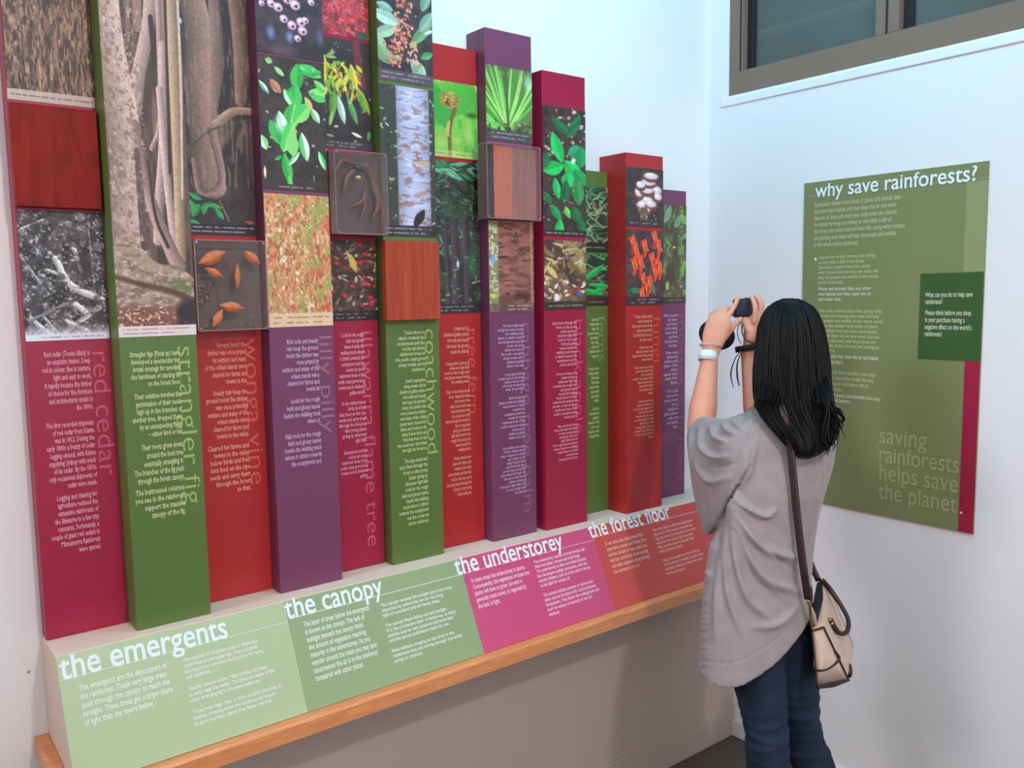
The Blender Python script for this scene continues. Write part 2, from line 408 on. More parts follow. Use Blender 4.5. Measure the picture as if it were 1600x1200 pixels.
# sloping panels
sd = np.array([0, YP-YS, ZP-ZT]); SL = np.linalg.norm(sd); sd /= SL; sn = np.array([0, sd[2], -sd[1]])
if sn[1] > 0: sn = -sn
P0 = np.array([0, YS, ZT])
def onp(x, y): return onplane(x, y, P0, sn)
bx = [XL, (onp(443, 945)[0]+onp(483, 1115)[0])/2, (onp(709, 875)[0]+onp(762, 1015)[0])/2, (onp(920, 822)[0]+onp(962, 950)[0])/2, XE]
pan = [('pale_green', (180, 198, 156), 'pale green panel headed the emergents'), ('mid_green', (150, 172, 128), 'sage green panel headed the canopy'),
       ('pink', (212, 84, 128), 'pink panel headed the understorey'), ('coral', (212, 84, 80), 'coral red panel headed the forest floor')]
PAN = []
for i, (n, c, lb) in enumerate(pan):
    a, b = bx[i]+.0003, bx[i+1]-.0003
    q0 = P0+sd*.002; q1 = P0+sd*(SL-.001); t = sn*.003
    V = []
    for X in (a, b):
        for q in (q0, q1, q1+t, q0+t): V.append((X, q[1], q[2]))
    F = [(0, 1, 2, 3), (7, 6, 5, 4), (0, 4, 5, 1), (1, 5, 6, 2), (2, 6, 7, 3), (3, 7, 4, 0)]
    PAN.append(mesh_obj('info_panel', V, F, mat('panel_'+n, c, .38, .45), bench, label=lb))
XD = np.array([1., 0, 0]); UPS = -sd
def pt(x, y): return onplane(x, y, P0+sn*.003, sn)
M_white = inkm('white', (236, 246, 250)); M_tw = inkm('panel_text', (236, 242, 230)); M_twp = inkm('panel_text_pink', (248, 212, 226)); M_twr = inkm('panel_text_coral', (246, 190, 176))
for i, (s, a, b, asc) in enumerate((('the emergents', (95, 1063), (357, 996), .046), ('the canopy', (448, 969), (600, 928), .046),
                                    ('the understorey', (713, 897), (882, 858), .046), ('the forest floor', (923, 842), (1049, 808), .046))):
    A, B = pt(*a), pt(*b); A[1:] = (A[1:]+B[1:])/2; B[1:] = A[1:]
    heading('title_lettering', s, A, B, .049, M_white, PAN[i], sn, offset=.014)
    zline = A
    w0, w1 = bx[i]+.002, bx[i+1]-.002
    q = A-UPS*.001; V = [(w0, *(q+sn*.0004)[1:]), (w1, *(q+sn*.0004)[1:]), (w1, *(q+UPS*.0028+sn*.0004)[1:]), (w0, *(q+UPS*.0028+sn*.0004)[1:])]
    mesh_obj('rule_line', V, [(0, 1, 2, 3)], inkm('rule', (206, 220, 196)) if i < 2 else inkm('rule_pink', (236, 160, 176)), PAN[i])
TX = [
 (0, (124, 1080), (264, 1046), 5, (137, 1133), "The emergents are the skyscrapers of\nthe rainforest. These very large trees\npush through the canopy to reach the\nsunlight. These trees get a larger share\nof light than the layers below."),
 (0, (286, 1035), (424, 1000), 12, (307, 1134), "The majority of emergent trees in Illawarra's\nrainforests are strangler figs. They are giants\nand important nutritious food source for fauna\nand rainforest.\n\nNatural remains of the 1980s planted old trees\nin parks near the water. The trees are larger of the\nother emerging fig in Dharawal rainforest.\n\nThese trees begin their in form on other branches. A\nfamilies, creeping down the rainforest for woods\nto carry nutrients where they flower and fruit."),
 (1, (475, 980), (577, 953), 8, (499, 1063), "The layer of trees below the emergents\nis known as the canopy. The lack of\nsunlight beneath the canopy limits\nthe amount of vegetation reaching\nmaturity in the understorey. As you\nwander around the track you may spot\nsunscreened the air is in the rainforest\ncompared with other places."),
 (1, (595, 949), (706, 920), 12, (623, 1034), "The canopy receives full sunlight and is the most\nimportant to collect the sun for the living\nlight of woodland and the forest trees.\n\nThe canopy filters falling rain and sunlight.\nIt is the productive layer of rainforest, as many\nanimals such as rats, possums and birds feed\nand the spread pollinators seeds for use.\n\nMost without creeping to use of air in this\nrainforests they are moving through the winter\nspring or chestnut."),
 (2, (737, 911), (826, 891), 5, (752, 950), "In many areas the understorey is sparse.\nConsequently, the vegetation of these low\nplants will have to grow. Growth is\ngenerally much lower, in regarded by\nthe lack of light."),
 (2, (834, 881), (917, 861), 12, (868, 960), "The understorey consists of small shrubs, leaf\nlitter and palms, mosses and small fungi.\nThe understorey is often not visible because\nfew the largest sunlight penetrates, with the\nwoody climbers, such as in the centre rise up\nto the light for canopy air.\n\nThe animals include possums or various and\nother such as the fauna with small bandicoots,\nhoneyeaters. They flutter the undergrowth and\nused the various of nutrients in the soil\nwetlands."),
 (3, (946, 853), (1008, 838), 6, (966, 895), "In our cool, dark, damp forest floor\nmany ferns, mosses and lichens grow\nand the remains of trees, plants and\nleaf litter are broken down by fungi\nand other organisms living amongst\nthe nutrients in the soil."),
 (3, (1020, 831), (1082, 815), 11, (1051, 896), "The forest floor is where decomposition\ntakes place. Fallen leaves, branches and\nlogs rot down into the earth as food and\nwater for the roots of the trees here.\nMany animals shelter in the leaf litter\nwhile lyrebirds scratch.\n\nFungi, insects and the worms work on\nthe forest floor breaking the dead wood\nand plant remains to make a rich new\nhumus and topsoil."),
]
for (i, a, b, n, c, body) in TX:
    A, B, C_ = pt(*a), pt(*b), pt(*c)
    drop = np.dot(C_-A, sd); pitch = drop/(n-1); v, f = text_mesh(body); wd_ = v[:, 0].max()
    sx = (B[0]-A[0])/wd_; sy = pitch*.92
    put_text('body_lettering', body, A, XD, UPS, sx, sy, (M_tw, M_tw, M_twp, M_twr)[i], PAN[i], sn, space_line=pitch/sy, offset=.018)

# ------------------------------------------------------------------ columns
YSH = 2.0045
CN = {}
def column(key, colour, Y, xlp, xrp, ztop, label, ref=500):
    """xlp, xrp: edges of the face in the photograph at row ref"""
    x0 = xlp if xlp < 5 else ony(xlp, ref, Y)[0]; x1 = xrp if xrp < 5 else ony(xrp, ref, Y)[0]
    t = thing('display_board', label, 'display board', ((x0+x1)/2, D-.01, ZT), 'tall printed rainforest boards standing on the bench')
    box('column_body', x0, x1, Y, D-.0008, ZT+.0004, ztop, MC[colour], t, .0012)
    CN[key] = (t, x0, x1, Y, colour)
    return t
def zat(key, y, side=.5):
    t, x0, x1, Y, c = CN[key]
    X = x0+(x1-x0)*side
    # height on the face where its vertical line at X crosses picture row y
    lo, hi = -1., 6.
    for _ in range(40):
        m = (lo+hi)/2; p = np.array([X, Y, m])-O3; py = 600-FPX*np.dot(p, CU)/np.dot(p, CF)
        if py > y: lo = m
        else: hi = m
    return (lo+hi)/2
def pic(key, cv, ya, yb, label=None, mx=0.0):
    t, x0, x1, Y, c = CN[key]
    return photo(t, cv, x0+mx, x1-mx, zat(key, ya), zat(key, yb), Y, label)

column('C1', 'crimson', YSH, 36, 171, 2.75, 'crimson board lettered red cedar with bark photo and polished red wood block')
column('C2', 'green', 1.935, 184, 305.5, 2.85, 'green board lettered strangler fig with a tall photo of fig trunks')
column('C3', 'red', YSH, CN['C2'][2]+.0005, 407.5, 2.7, 'red board lettered wonga vine with clear case of orange seed pods', 515)
column('C4', 'purple', 1.955, 419.5, 520.5, 2.7, 'purple board lettered lilly pilly with leafy photo above orange bark photo')
column('C5', 'crimson', YSH, CN['C4'][2]+.0005, 590, 2.55, 'crimson board lettered illawarra flame tree with case of brown pods')
column('C6', 'green', 1.968, 602.5, 685.5, 2.6, 'green board lettered coachwood with pale trunk photo and reddish wood block')
column('C7', 'red', YSH, CN['C6'][2]+.0005, 751.5, 2.0, 'red board lettered tree fern with photo of curled fern frond')
CN7 = CN['C7']
column('C8', 'purple', 1.966, 765, 835, 2.0, 'purple board lettered cabbage tree palm with palm frond photo and plank case')
column('C9', 'crimson', 1.955, 850.5, 916, 2.0, 'crimson board lettered black apple with bright green leaves photo')
column('C10', 'green', 2.018, CN['C9'][2]+.0005, 950, 2.0, 'short green board lettered ferns between crimson and red columns')
column('C11', 'red', 1.935, 978, 1035, 2.0, 'red boxy board lettered fungi with white mushroom photo')
column('C12', 'purple', YSH, 1035.5, 1071, 2.0, 'purple board lettered mosses and lichens nearest the room corner')
# real tops of the columns seen in the picture
for k, y in (('C7', 72), ('C8', 50), ('C9', 115.5), ('C10', 266.5), ('C11', 241.5), ('C12', 297.5)):
    t, x0, x1, Y, c = CN[k]; zt = zat(k, y)
    ob = t.children[0]
    zs = [v.co.z for v in ob.data.vertices]; zm = max(zs); dz = (zt-ZT)-zm
    for v in ob.data.vertices:
        if v.co.z > zm-.01: v.co.z += dz

# ---- prints
def green_leaves_bg(cv, n=60): cv.leaves(n, (6, 16), (.2, .45), [(40, 60, 40), (60, 90, 55), (30, 45, 32), (90, 110, 80)])
# C1 bark
cv = Cv(138, -70, 162, (112, 84, 70), 3)
cv.tex((150, 116, 94), 4, 14, .4, .6, .8, 3); cv.tex((66, 48, 44), 3.2, 22, .5, .6, .95, 2); cv.tex((176, 138, 112), 2.6, 12, .6, .72, .8, 2); cv.tex((46, 34, 34), 2.4, 12, .62, .7, .9, 2); cv.grain(.22, 2, 4)
cv.caption(145, 162, (186, 172, 166), (80, 60, 60), 1, .92, .04, .97)
pic('C1', cv, -70, 162, 'print of furrowed brown bark', .0015)
# C1 logging, black and white
cv = Cv(134, 331, 532, (62, 58, 62), 5)
cv.tex((140, 134, 140), 9, 9, .45, .7, .8, 4); cv.tex((24, 22, 26), 14, 14, .5, .62, .9, 4); cv.tex((205, 198, 206), 4, 4, .62, .72, .8, 3)
for p, w, c in ((((55, 405), (75, 445), (125, 470)), 11, 205), (((75, 470), (98, 490)), 9, 215), (((125, 478), (60, 520)), 8, 170), (((10, 497), (45, 528)), 7, 185), (((28, 492), (52, 524)), 5, 160), (((40, 422), (70, 434)), 5, 180), (((0, 400), (40, 460)), 4, 150), (((85, 390), (95, 425)), 7, 220), (((110, 350), (114, 460)), 3, 150), (((5, 360), (40, 345)), 3, 190), (((10, 500), (80, 470)), 5, 120), (((30, 470), (65, 450)), 4, 40), (((60, 500), (100, 520)), 6, 200)):
    cv.line(p, w, (c, c-4, c), shade=.3)
cv.blob(100, 410, 16, 28, (30, 28, 32), .6, .8); cv.mix(np.clip((cv.Y-505)/22, 0, 1), (214, 208, 218)); cv.tex((60, 56, 60), 12, 8, .55, .62, .7, 3, np.clip((522-cv.Y)/20, 0, 1))
cv.grain(.25, 1.6, 1.6); cv.caption(522, 532, (206, 214, 228), (120, 120, 130), 1, .95, .15, .95)
pic('C1', cv, 330, 531, 'black and white print of felled logs', .002)
# C2 strangler fig
cv = Cv(128, -70, 524, (92, 70, 64), 7)
cv.tex((60, 44, 42), 8, 60, .42, .6, .9); cv.tex((150, 122, 112), 7, 80, .55, .7, .6)
trunk = (170, 143, 132)
cv.line([(118, -70), (104, 60), (96, 190), (88, 300)], 30, (118, 92, 86), 22, shade=-.35)
cv.line([(84, -70), (78, 20), (56, 112), (46, 170)], 20, (165, 138, 130), 22, shade=-.25)
cv.line([(62, -70), (58, 40)], 14, (140, 110, 98)); cv.line([(80, 20), (84, 95)], 8, (44, 34, 40), 10)
cv.line([(95, -70), (92, 60), (86, 180), (70, 225)], 9, (158, 130, 128), 7, shade=-.3)
cv.line([(97, 60), (90, 200), (78, 300), (72, 370)], 12, (168, 140, 136), 16, shade=-.3)
cv.line([(88, 130), (92, 260), (100, 380)], 11, (172, 146, 142), 14, shade=-.3)
cv.line([(115, -70), (113, 200), (109, 400)], 19, (158, 132, 108), 17, shade=-.3)
cv.line([(127, -70), (124, 120), (116, 300)], 5, (196, 172, 156), 4); cv.line([(107, -70), (102, 120), (98, 260)], 4, (44, 32, 36), 5)
cv.line([(10, -70), (12, 60), (28, 200), (26, 380)], 40, trunk, 56, shade=.22)
cv.line([(44, 190), (58, 290), (90, 380), (104, 410)], 17, (150, 122, 118), 24, shade=-.28)
cv.line([(46, 230), (48, 300), (50, 380)], 9, (86, 66, 66), 14); cv.line([(63, 245), (70, 330), (88, 380)], 4, (60, 44, 46), 6)
cv.tex((120, 92, 84), 5, 6, .52, .66, .7, 3, (cv.X < 56)*(cv.Y < 372)*1.); cv.tex((206, 186, 178), 5, 8, .6, .72, .6, 3, (cv.X < 60)*(cv.Y < 372)*1.)
root = np.clip((cv.Y-(372+np.clip(cv.X-30, 0, 200)*.62-8*np.sin(cv.X/14)))/3, 0, 1)*(cv.Y < 480)
cv.mix(root, (158, 134, 118)); cv.tex((110, 88, 78), 16, 8, .45, .62, .75, 4, root); cv.tex((196, 176, 160), 9, 5, .56, .7, .7, 3, root); cv.tex((90, 104, 60), 10, 10, .5, .66, .8, 2, root*np.clip((cv.X-75)/30, 0, 1))
cv.line([(0, 428), (40, 440), (90, 452), (128, 470)], 7, (84, 60, 48), 12, soft=5); cv.blob(120, 486, 34, 26, (44, 32, 38), .5)
lit = np.clip((cv.Y-474)/4, 0, 1)*(cv.X < 96); cv.mix(lit, (120, 78, 66)); 
for _ in range(90): cv.leaf(cv.rnd.uniform(-4, 92), cv.rnd.uniform(474, 506), cv.rnd.uniform(5, 12), 2.5, cv.rnd.uniform(0, 180), cv.rnd.choice([(196, 150, 130), (150, 96, 78), (90, 56, 48), (222, 186, 166)]))
cv.grain(.14, 2, 3); cv.caption(507, 524, (220, 204, 206), (150, 110, 120), 2, .93, .05, .95)
pic('C2', cv, -70, 525, 'tall print of strangler fig trunks and roots')
# C3 dark roots
cv = Cv(104, -70, 368, (58, 46, 48), 9)
cv.tex((90, 68, 64), 8, 40, .5, .7, .7); cv.tex((34, 26, 32), 16, 30, .5, .62, .8)
cv.line([(14, -70), (36, 40), (34, 150), (44, 290)], 34, (128, 100, 90), 40, shade=.3); cv.line([(60, -70), (62, 60), (56, 210)], 18, (112, 86, 80), 22, shade=-.3)
cv.line([(80, -70), (92, 60), (90, 150)], 26, (116, 90, 78), 16, shade=-.35); cv.line([(68, -70), (76, 80), (64, 170)], 12, (36, 28, 34), 14)
cv.line([(56, 190), (78, 168), (106, 164)], 14, (148, 118, 98), 12, shade=.25); cv.line([(48, 200), (58, 280), (30, 300), (22, 250)], 12, (130, 98, 96), 8, shade=.3)
cv.line([(10, 242), (48, 200), (106, 176)], 3.2, (52, 78, 46)); cv.blob(84, 260, 22, 60, (46, 36, 38), .8, .8); cv.tex((150, 122, 112), 3, 26, .6, .7, .5, 2, (cv.Y < 290)*1.)
cv.blob(8, 60, 8, 60, (36, 44, 36), .5); cv.leaf(8, 30, 14, 7, 60, (190, 200, 190))
cv.mix(np.clip((cv.Y-300)/20, 0, 1)*.7, (50, 40, 44))
for x, y, a in ((4, 312, 30), (10, 330, -30), (14, 318, 80), (34, 316, 100), (38, 318, 20), (30, 312, -150), (48, 325, 60), (16, 340, -60), (8, 345, 20), (44, 316, 150)): cv.leaf(x, y, 20, 8, a, (52, 158, 84), (30, 116, 62))
cv.line([(54, 312), (66, 345)], 2, (150, 96, 82)); cv.leaf(88, 344, 14, 6, 10, (150, 80, 70)); cv.grain(.16, 2, 3)
cv.caption(350, 367, (34, 28, 34), (196, 186, 190), 2, .9, .04, .96)
pic('C3', cv, -70, 368, 'dark print of twisting buttress roots')
# C4 pink berries
cv = Cv(102, -70, 94, (62, 48, 58), 11)
cv.tex((40, 32, 40), 20, 20, .45, .6, .8); cv.blob(22, 60, 9, 16, (120, 140, 190), .8, .8); cv.blob(50, 62, 8, 14, (130, 150, 195), .8, .8); cv.blob(98, 55, 10, 20, (88, 90, 130), .8, .8); cv.blob(35, 85, 30, 14, (110, 80, 96), .9, .7)
for x, y, r in ((12, 5, 7), (24, 13, 7), (34, 17, 8), (48, 2, 7), (60, 8, 9), (42, 34, 7), (54, 42, 8), (68, 34, 8), (70, 48, 8), (62, 62, 6), (75, 30, 6), (20, -12, 8), (40, -20, 8), (66, -18, 8), (85, -2, 6), (10, 16, 5), (56, -34, 8), (30, -40, 8)):
    cv.blob(x, y, r, r*1.05, (206, 160, 188), .25); cv.blob(x-1.5, y-2, r*.5, r*.5, (240, 214, 228), .6); cv.blob(x+1.5, y+2, r*.32, r*.36, (70, 24, 44), .4)
cv.grain(.1); pic('C4', cv, -70, 89, 'print of pale pink berries')
# C4 green leaves
cv = Cv(108, 92, 298, (60, 50, 50), 13)
cv.tex((44, 36, 38), 14, 14, .45, .6, .8)
G1, G2, G3, Wh = (60, 186, 84), (38, 150, 66), (130, 206, 110), (222, 236, 224)
for x, y, L, w, a, c, d in ((64, 98, 44, 22, 95, G2, G1), (66, 100, 40, 18, 20, G1, G3), (70, 112, 34, 14, -10, G1, G2), (60, 130, 44, 26, 100, G1, G2), (80, 140, 36, 22, 10, G3, G1), (40, 140, 30, 14, 60, G1, Wh), (56, 160, 50, 26, 105, G3, G2), (82, 158, 44, 24, 130, G3, G1), (30, 175, 40, 16, 75, Wh, G1), (52, 190, 52, 28, 110, G3, G1), (16, 190, 40, 18, 70, G2, G1), (48, 205, 40, 22, 85, G3, G3), (66, 205, 46, 16, 80, Wh, G1), (36, 240, 50, 16, 80, G1, G2), (62, 236, 30, 8, 130, Wh, G1), (42, 275, 26, 8, 80, G3, G1), (0, 215, 24, 14, 70, G3, Wh), (94, 232, 32, 10, 70, G1, Wh), (84, 165, 26, 12, 60, Wh, G1), (0, 132, 24, 8, 50, Wh, G2), (20, 252, 14, 6, -30, G2, G1), (12, 98, 12, 10, 20, (150, 170, 90), G3), (90, 120, 30, 12, 40, G3, G1), (26, 108, 20, 8, 40, (180, 196, 150), G3)):
    cv.leaf(x, y, L, w, a, c, d)
cv.leaf(18, 128, 26, 14, 50, (190, 130, 96), (160, 100, 76)); cv.leaf(74, 148, 24, 10, 60, (220, 176, 110), G3); cv.leaves(22, (3, 8), (.3, .6), [(170, 190, 170), (120, 150, 120), (200, 180, 150)])
cv.leaf(4, 262, 20, 4, 90, (226, 216, 180)); cv.blob(30, 195, 12, 20, (238, 240, 238), .8, .6)
cv.grain(.08); cv.caption(288, 298, (52, 44, 46), (170, 164, 164), 1, .8, .2, .78); pic('C4', cv, 92, 298, 'print of glossy bright green leaves', .001)
# C4 orange textured bark with lichen
cv = Cv(104, 304, 510, (196, 138, 96), 15)
cv.tex((150, 84, 54), 4, 9, .5, .66, .8, 3); cv.tex((222, 186, 140), 4, 8, .54, .7, .8, 3); cv.tex((150, 158, 82), 14, 22, .54, .7, .8, 4); cv.tex((196, 84, 62), 13, 16, .62, .74, .8, 3)
cv.tex((214, 222, 196), 6, 8, .68, .78, .8, 3); cv.blob(60, 370, 18, 34, (150, 166, 84), .9, .4); cv.blob(78, 425, 16, 14, (206, 84, 66), .8, .6); cv.grain(.2, 1.6, 3)
cv.caption(489, 510, (218, 190, 158), (140, 96, 70), 2, .88, .06, .94); pic('C4', cv, 304.5, 510, 'print of orange bark patched with lichen', .001)
# C5 red flowers
cv = Cv(72, -60, 58, (120, 34, 46), 17)
cv.tex((190, 44, 54), 8, 10, .45, .6, .9, 3); cv.tex((92, 84, 84), 7, 8, .58, .68, .7, 3); cv.tex((226, 96, 96), 5, 6, .62, .72, .8, 2)
for _ in range(40): cv.line([(cv.rnd.uniform(0, 70), cv.rnd.uniform(-60, 40)), (cv.rnd.uniform(0, 70), cv.rnd.uniform(-30, 58))], .8, (214, 90, 100), a=.5)
cv.blob(64, 52, 10, 8, (40, 84, 60), .5); cv.grain(.12); pic('C5', cv, -60, 57, 'print of a red flowering crown')
# C5 yellow green leaf cluster
cv = Cv(72, 62, 232, (56, 44, 48), 19)
cv.tex((40, 32, 36), 12, 12, .45, .6, .8); cv.line([(54, 66), (56, 90), (60, 130)], 9, (110, 40, 46), 12)
Y1, Y2, Y3, Y4 = (190, 190, 50), (150, 172, 54), (104, 158, 60), (214, 196, 70)
for _ in range(70): cv.leaf(cv.rnd.uniform(0, 58), cv.rnd.uniform(92, 150), cv.rnd.uniform(8, 20), cv.rnd.uniform(3, 6), cv.rnd.uniform(50, 130), cv.rnd.choice([Y1, Y2, Y3, Y4, (170, 110, 60)]))
for x, y, L, w, a, c in ((28, 150, 44, 9, 80, (190, 216, 200)), (40, 148, 46, 8, 74, (90, 160, 90)), (24, 140, 50, 9, 96, Y3), (52, 130, 48, 10, 68, Y2), (10, 150, 46, 8, 98, Y2), (12, 90, 34, 8, 92, Y1), (58, 142, 30, 8, 80, Y3), (20, 175, 24, 5, 100, (150, 190, 110)), (6, 175, 30, 6, 95, (120, 160, 70)), (46, 98, 40, 10, 80, Y4), (26, 84, 12, 5, 150, (120, 170, 110)), (28, 92, 16, 5, 180, (150, 180, 90))): cv.leaf(x, y, L, w, a, c, tuple(v*.8 for v in c))
cv.leaves(26, (3, 7), (.4, .7), [(150, 170, 140), (90, 110, 80), (190, 190, 170), (70, 120, 80)]); cv.leaf(44, 205, 16, 5, 25, (214, 210, 190)); cv.leaf(10, 212, 12, 4, 10, (140, 140, 90)); cv.leaf(68, 200, 16, 5, 95, (80, 150, 80))
cv.grain(.1); cv.caption(219, 232, (62, 50, 54), (150, 140, 144), 2, .85, .05, .8); pic('C5', cv, 61, 233, 'print of yellow green leaf clusters')
# C5 seeds on litter
cv = Cv(72, 376, 502, (60, 46, 44), 21)
cv.tex((96, 74, 64), 6, 6, .5, .64, .8)
for _ in range(110): cv.leaf(cv.rnd.uniform(-4, 72), cv.rnd.uniform(376, 488), cv.rnd.uniform(5, 15), cv.rnd.uniform(2, 5), cv.rnd.uniform(0, 360), cv.rnd.choice([(150, 122, 100), (96, 70, 60), (186, 160, 140), (60, 40, 40), (120, 60, 56), (170, 150, 140)]))
for _ in range(26): cv.blob(cv.rnd.uniform(2, 70), cv.rnd.uniform(378, 484), cv.rnd.uniform(2, 4), cv.rnd.uniform(2.5, 5), cv.rnd.choice([(216, 40, 54), (186, 30, 46)]), .4)
cv.leaf(36, 396, 30, 9, 75, (196, 178, 84)); cv.leaf(4, 440, 16, 8, 60, (180, 190, 210)); cv.blob(4, 456, 7, 6, (60, 130, 100), .6); cv.blob(30, 386, 30, 8, (44, 60, 44), .8, .6)
cv.grain(.12); cv.caption(487, 502, (36, 26, 30), (160, 140, 146), 2, .85, .1, .9); pic('C5', cv, 376, 501, 'print of red seeds on dry leaf litter')
# C6 flowers
cv = Cv(84, -60, 130, (64, 54, 60), 23)
cv.tex((44, 38, 44), 12, 12, .45, .6, .8)
PG = (158, 190, 158)
for x, y, L, w, a, c in ((34, 40, 44, 22, 200, (176, 206, 186)), (30, 44, 40, 18, 150, PG), (0, 60, 30, 20, 80, (150, 184, 146)), (2, 78, 30, 22, 60, (130, 168, 120)), (84, 26, 54, 16, 128, (110, 158, 110)), (84, 10, 40, 14, 120, (140, 172, 150)), (50, 92, 34, 20, 50, (176, 194, 166)), (66, 96, 26, 16, 120, (146, 170, 140)), (84, 76, 22, 12, 150, (80, 158, 96)), (8, 100, 30, 12, -20, (120, 140, 110)), (0, 12, 26, 14, 20, (140, 176, 160)), (80, -20, 34, 14, 110, (120, 160, 130)), (10, -30, 30, 14, 40, (130, 170, 150)), (60, 60, 18, 8, 130, (90, 190, 90)), (70, 48, 20, 5, -30, (210, 214, 206))): cv.leaf(x, y, L, w, a, c, tuple(v*.82 for v in c))
for _ in range(230):
    t = cv.rnd.uniform(-50, 106); cx = 34+8*math.sin((t+20)/26.); cv.blob(cx+cv.rnd.gauss(0, 7.5), t, cv.rnd.uniform(1.5, 3.5), cv.rnd.uniform(1.5, 4), cv.rnd.choice([(214, 120, 100), (196, 92, 78), (232, 156, 132), (140, 66, 60), (206, 140, 110)]), .5)
for _ in range(30): cv.blob(52+cv.rnd.gauss(0, 5), cv.rnd.uniform(64, 100), 2, 3, (222, 150, 130), .5)
cv.grain(.1); cv.caption(112, 130, (86, 72, 82), (170, 156, 170), 2, .85, .06, .94, ); pic('C6', cv, -60, 130, 'print of coral flower spike on pale leaves')
# C6 pale trunk
cv = Cv(84, 136, 370, (58, 60, 56), 25)
cv.leaves(160, (3, 9), (.3, .6), [(90, 110, 80), (150, 164, 130), (40, 44, 40), (190, 200, 176), (70, 90, 60)])
tm = np.clip((cv.X-24)/2, 0, 1)*np.clip((76-cv.X)/2, 0, 1); cv.mix(tm, (178, 178, 212)); cv.tex((150, 116, 112), 14, 12, .55, .64, .85, 4, tm); cv.tex((206, 210, 236), 20, 8, .56, .7, .7, 3, tm); cv.tex((140, 106, 92), 18, 4, .64, .72, .7, 3, tm)
cv.c *= (1-.22*np.clip(np.abs(cv.X-50)/26, 0, 1)**2*tm)[..., None]
cv.leaf(48, 355, 34, 14, -60, (44, 40, 42)); cv.blob(66, 252, 12, 6, (186, 158, 120), .6); cv.blob(64, 300, 10, 5, (170, 136, 110), .6); cv.grain(.1, 2, 1.5)
cv.caption(352, 370, (44, 38, 46), (176, 170, 180), 2, .9, .04, .9); pic('C6', cv, 136, 370, 'print of a pale mottled trunk')
# C7 curled frond
cv = Cv(70, 128, 246, (120, 180, 70), 27)
cv.tex((70, 156, 50), 18, 30, .45, .6, .8); cv.tex((180, 206, 100), 14, 30, .55, .68, .7); cv.leaf(4, 130, 80, 30, 70, (60, 150, 56)); cv.leaf(66, 130, 60, 24, 120, (76, 158, 60)); cv.blob(62, 176, 14, 6, (40, 66, 40), .7, .7); cv.blob(10, 180, 14, 20, (60, 150, 60), .8, .7); cv.blob(58, 210, 10, 30, (170, 200, 110), .8, .6); cv.blob(18, 225, 14, 14, (170, 196, 100), .8, .7)
cv.line([(30, 246), (31, 200), (38, 168), (40, 150)], 4.5, (112, 92, 52), 6); cv.line([(28, 210), (30, 190), (26, 205)], 3, (190, 160, 90))
th = np.linspace(0, 4.6*math.pi, 40); cv.line([(30+(13-11*t/th[-1])*math.cos(t-.1), 155+(14-12*t/th[-1])*math.sin(t-.1)) for t in th[::2]], 3.6, (176, 120, 66), 2.5)
cv.blob(29, 160, 6, 7, (120, 50, 34), .5); 
for _ in range(20): cv.blob(30+cv.rnd.gauss(0, 7), 156+cv.rnd.gauss(0, 7), 1.6, 1.6, cv.rnd.choice([(206, 150, 100), (150, 60, 44), (226, 180, 120)]), .5)
cv.line([(14, 216), (28, 212), (44, 218)], 1.6, (190, 150, 80)); cv.grain(.06); cv.caption(235, 246, (190, 196, 120), (150, 110, 70), 1, .6, .04, .9)
pic('C7', cv, 128.5, 246.5, 'print of a curled fern frond')
# C7 tree fern forest
cv = Cv(70, 252, 490, (58, 66, 56), 29)
cv.tex((34, 38, 36), 12, 16, .45, .6, .8); cv.leaves(170, (5, 16), (.12, .3), [(76, 110, 80), (50, 80, 56), (110, 140, 120), (70, 130, 90), (120, 120, 100)], y=(252, 400)); cv.leaves(20, (14, 30), (.15, .3), [(110, 176, 140), (60, 130, 90)], y=(250, 275), ang=(-20, 40))
for x, w in ((34, 14), (50, 12), (22, 7)): cv.line([(x, 340), (x+1, 400), (x+3, 490)], w*.7, (66, 52, 60), w, shade=-.3)
for a in range(-80, 90, 16): cv.line([(36, 340), (36+40*math.sin(math.radians(a)), 340-40*math.cos(math.radians(a)))], 1.6, (60, 76, 60))
cv.blob(38, 412, 3, 9, (196, 190, 190), .6); cv.blob(58, 410, 9, 30, (50, 110, 74), .7, .7); cv.blob(8, 430, 8, 40, (96, 104, 76), .8, .5); cv.leaves(40, (4, 10), (.2, .4), [(90, 140, 90), (140, 150, 110)], y=(400, 478)); cv.grain(.16, 2, 3)
cv.caption(475, 490, (40, 34, 42), (160, 152, 160), 2, .9, .04, .85); pic('C7', cv, 252.5, 489.5, 'print of tree ferns in dark forest')
# C8 palm frond
cv = Cv(72, 106, 222, (96, 120, 66), 31)
cv.tex((60, 80, 50), 10, 10, .5, .65, .7)
for i in range(46):
    a = -88+i*2.9+cv.rnd.uniform(-2, 2); c = cv.rnd.choice([(96, 180, 66), (120, 200, 84), (70, 150, 52), (160, 206, 110), (84, 120, 60)])
    cv.line([(34+cv.rnd.uniform(-3, 3), 205), (34+cv.rnd.uniform(80, 110)*math.sin(math.radians(a)), 205-cv.rnd.uniform(85, 120)*math.cos(math.radians(a)))], 4.5, c, 1.5)
cv.blob(66, 126, 8, 18, (206, 222, 214), .7, .6); cv.line([(30, 108), (34, 205)], 4, (76, 90, 56)); cv.tex((60, 50, 48), 5, 5, .5, .6, .9, 2, np.clip((cv.Y-186-.25*np.abs(cv.X-50))/8, 0, 1)); cv.leaves(16, (3, 7), (.4, .6), [(170, 170, 150), (90, 80, 76)], y=(190, 206))
cv.grain(.08); cv.caption(205, 222, (70, 58, 68), (170, 156, 166), 2, .7, .1, .95); pic('C8', cv, 106.5, 221.5, 'print of a fanned palm frond')
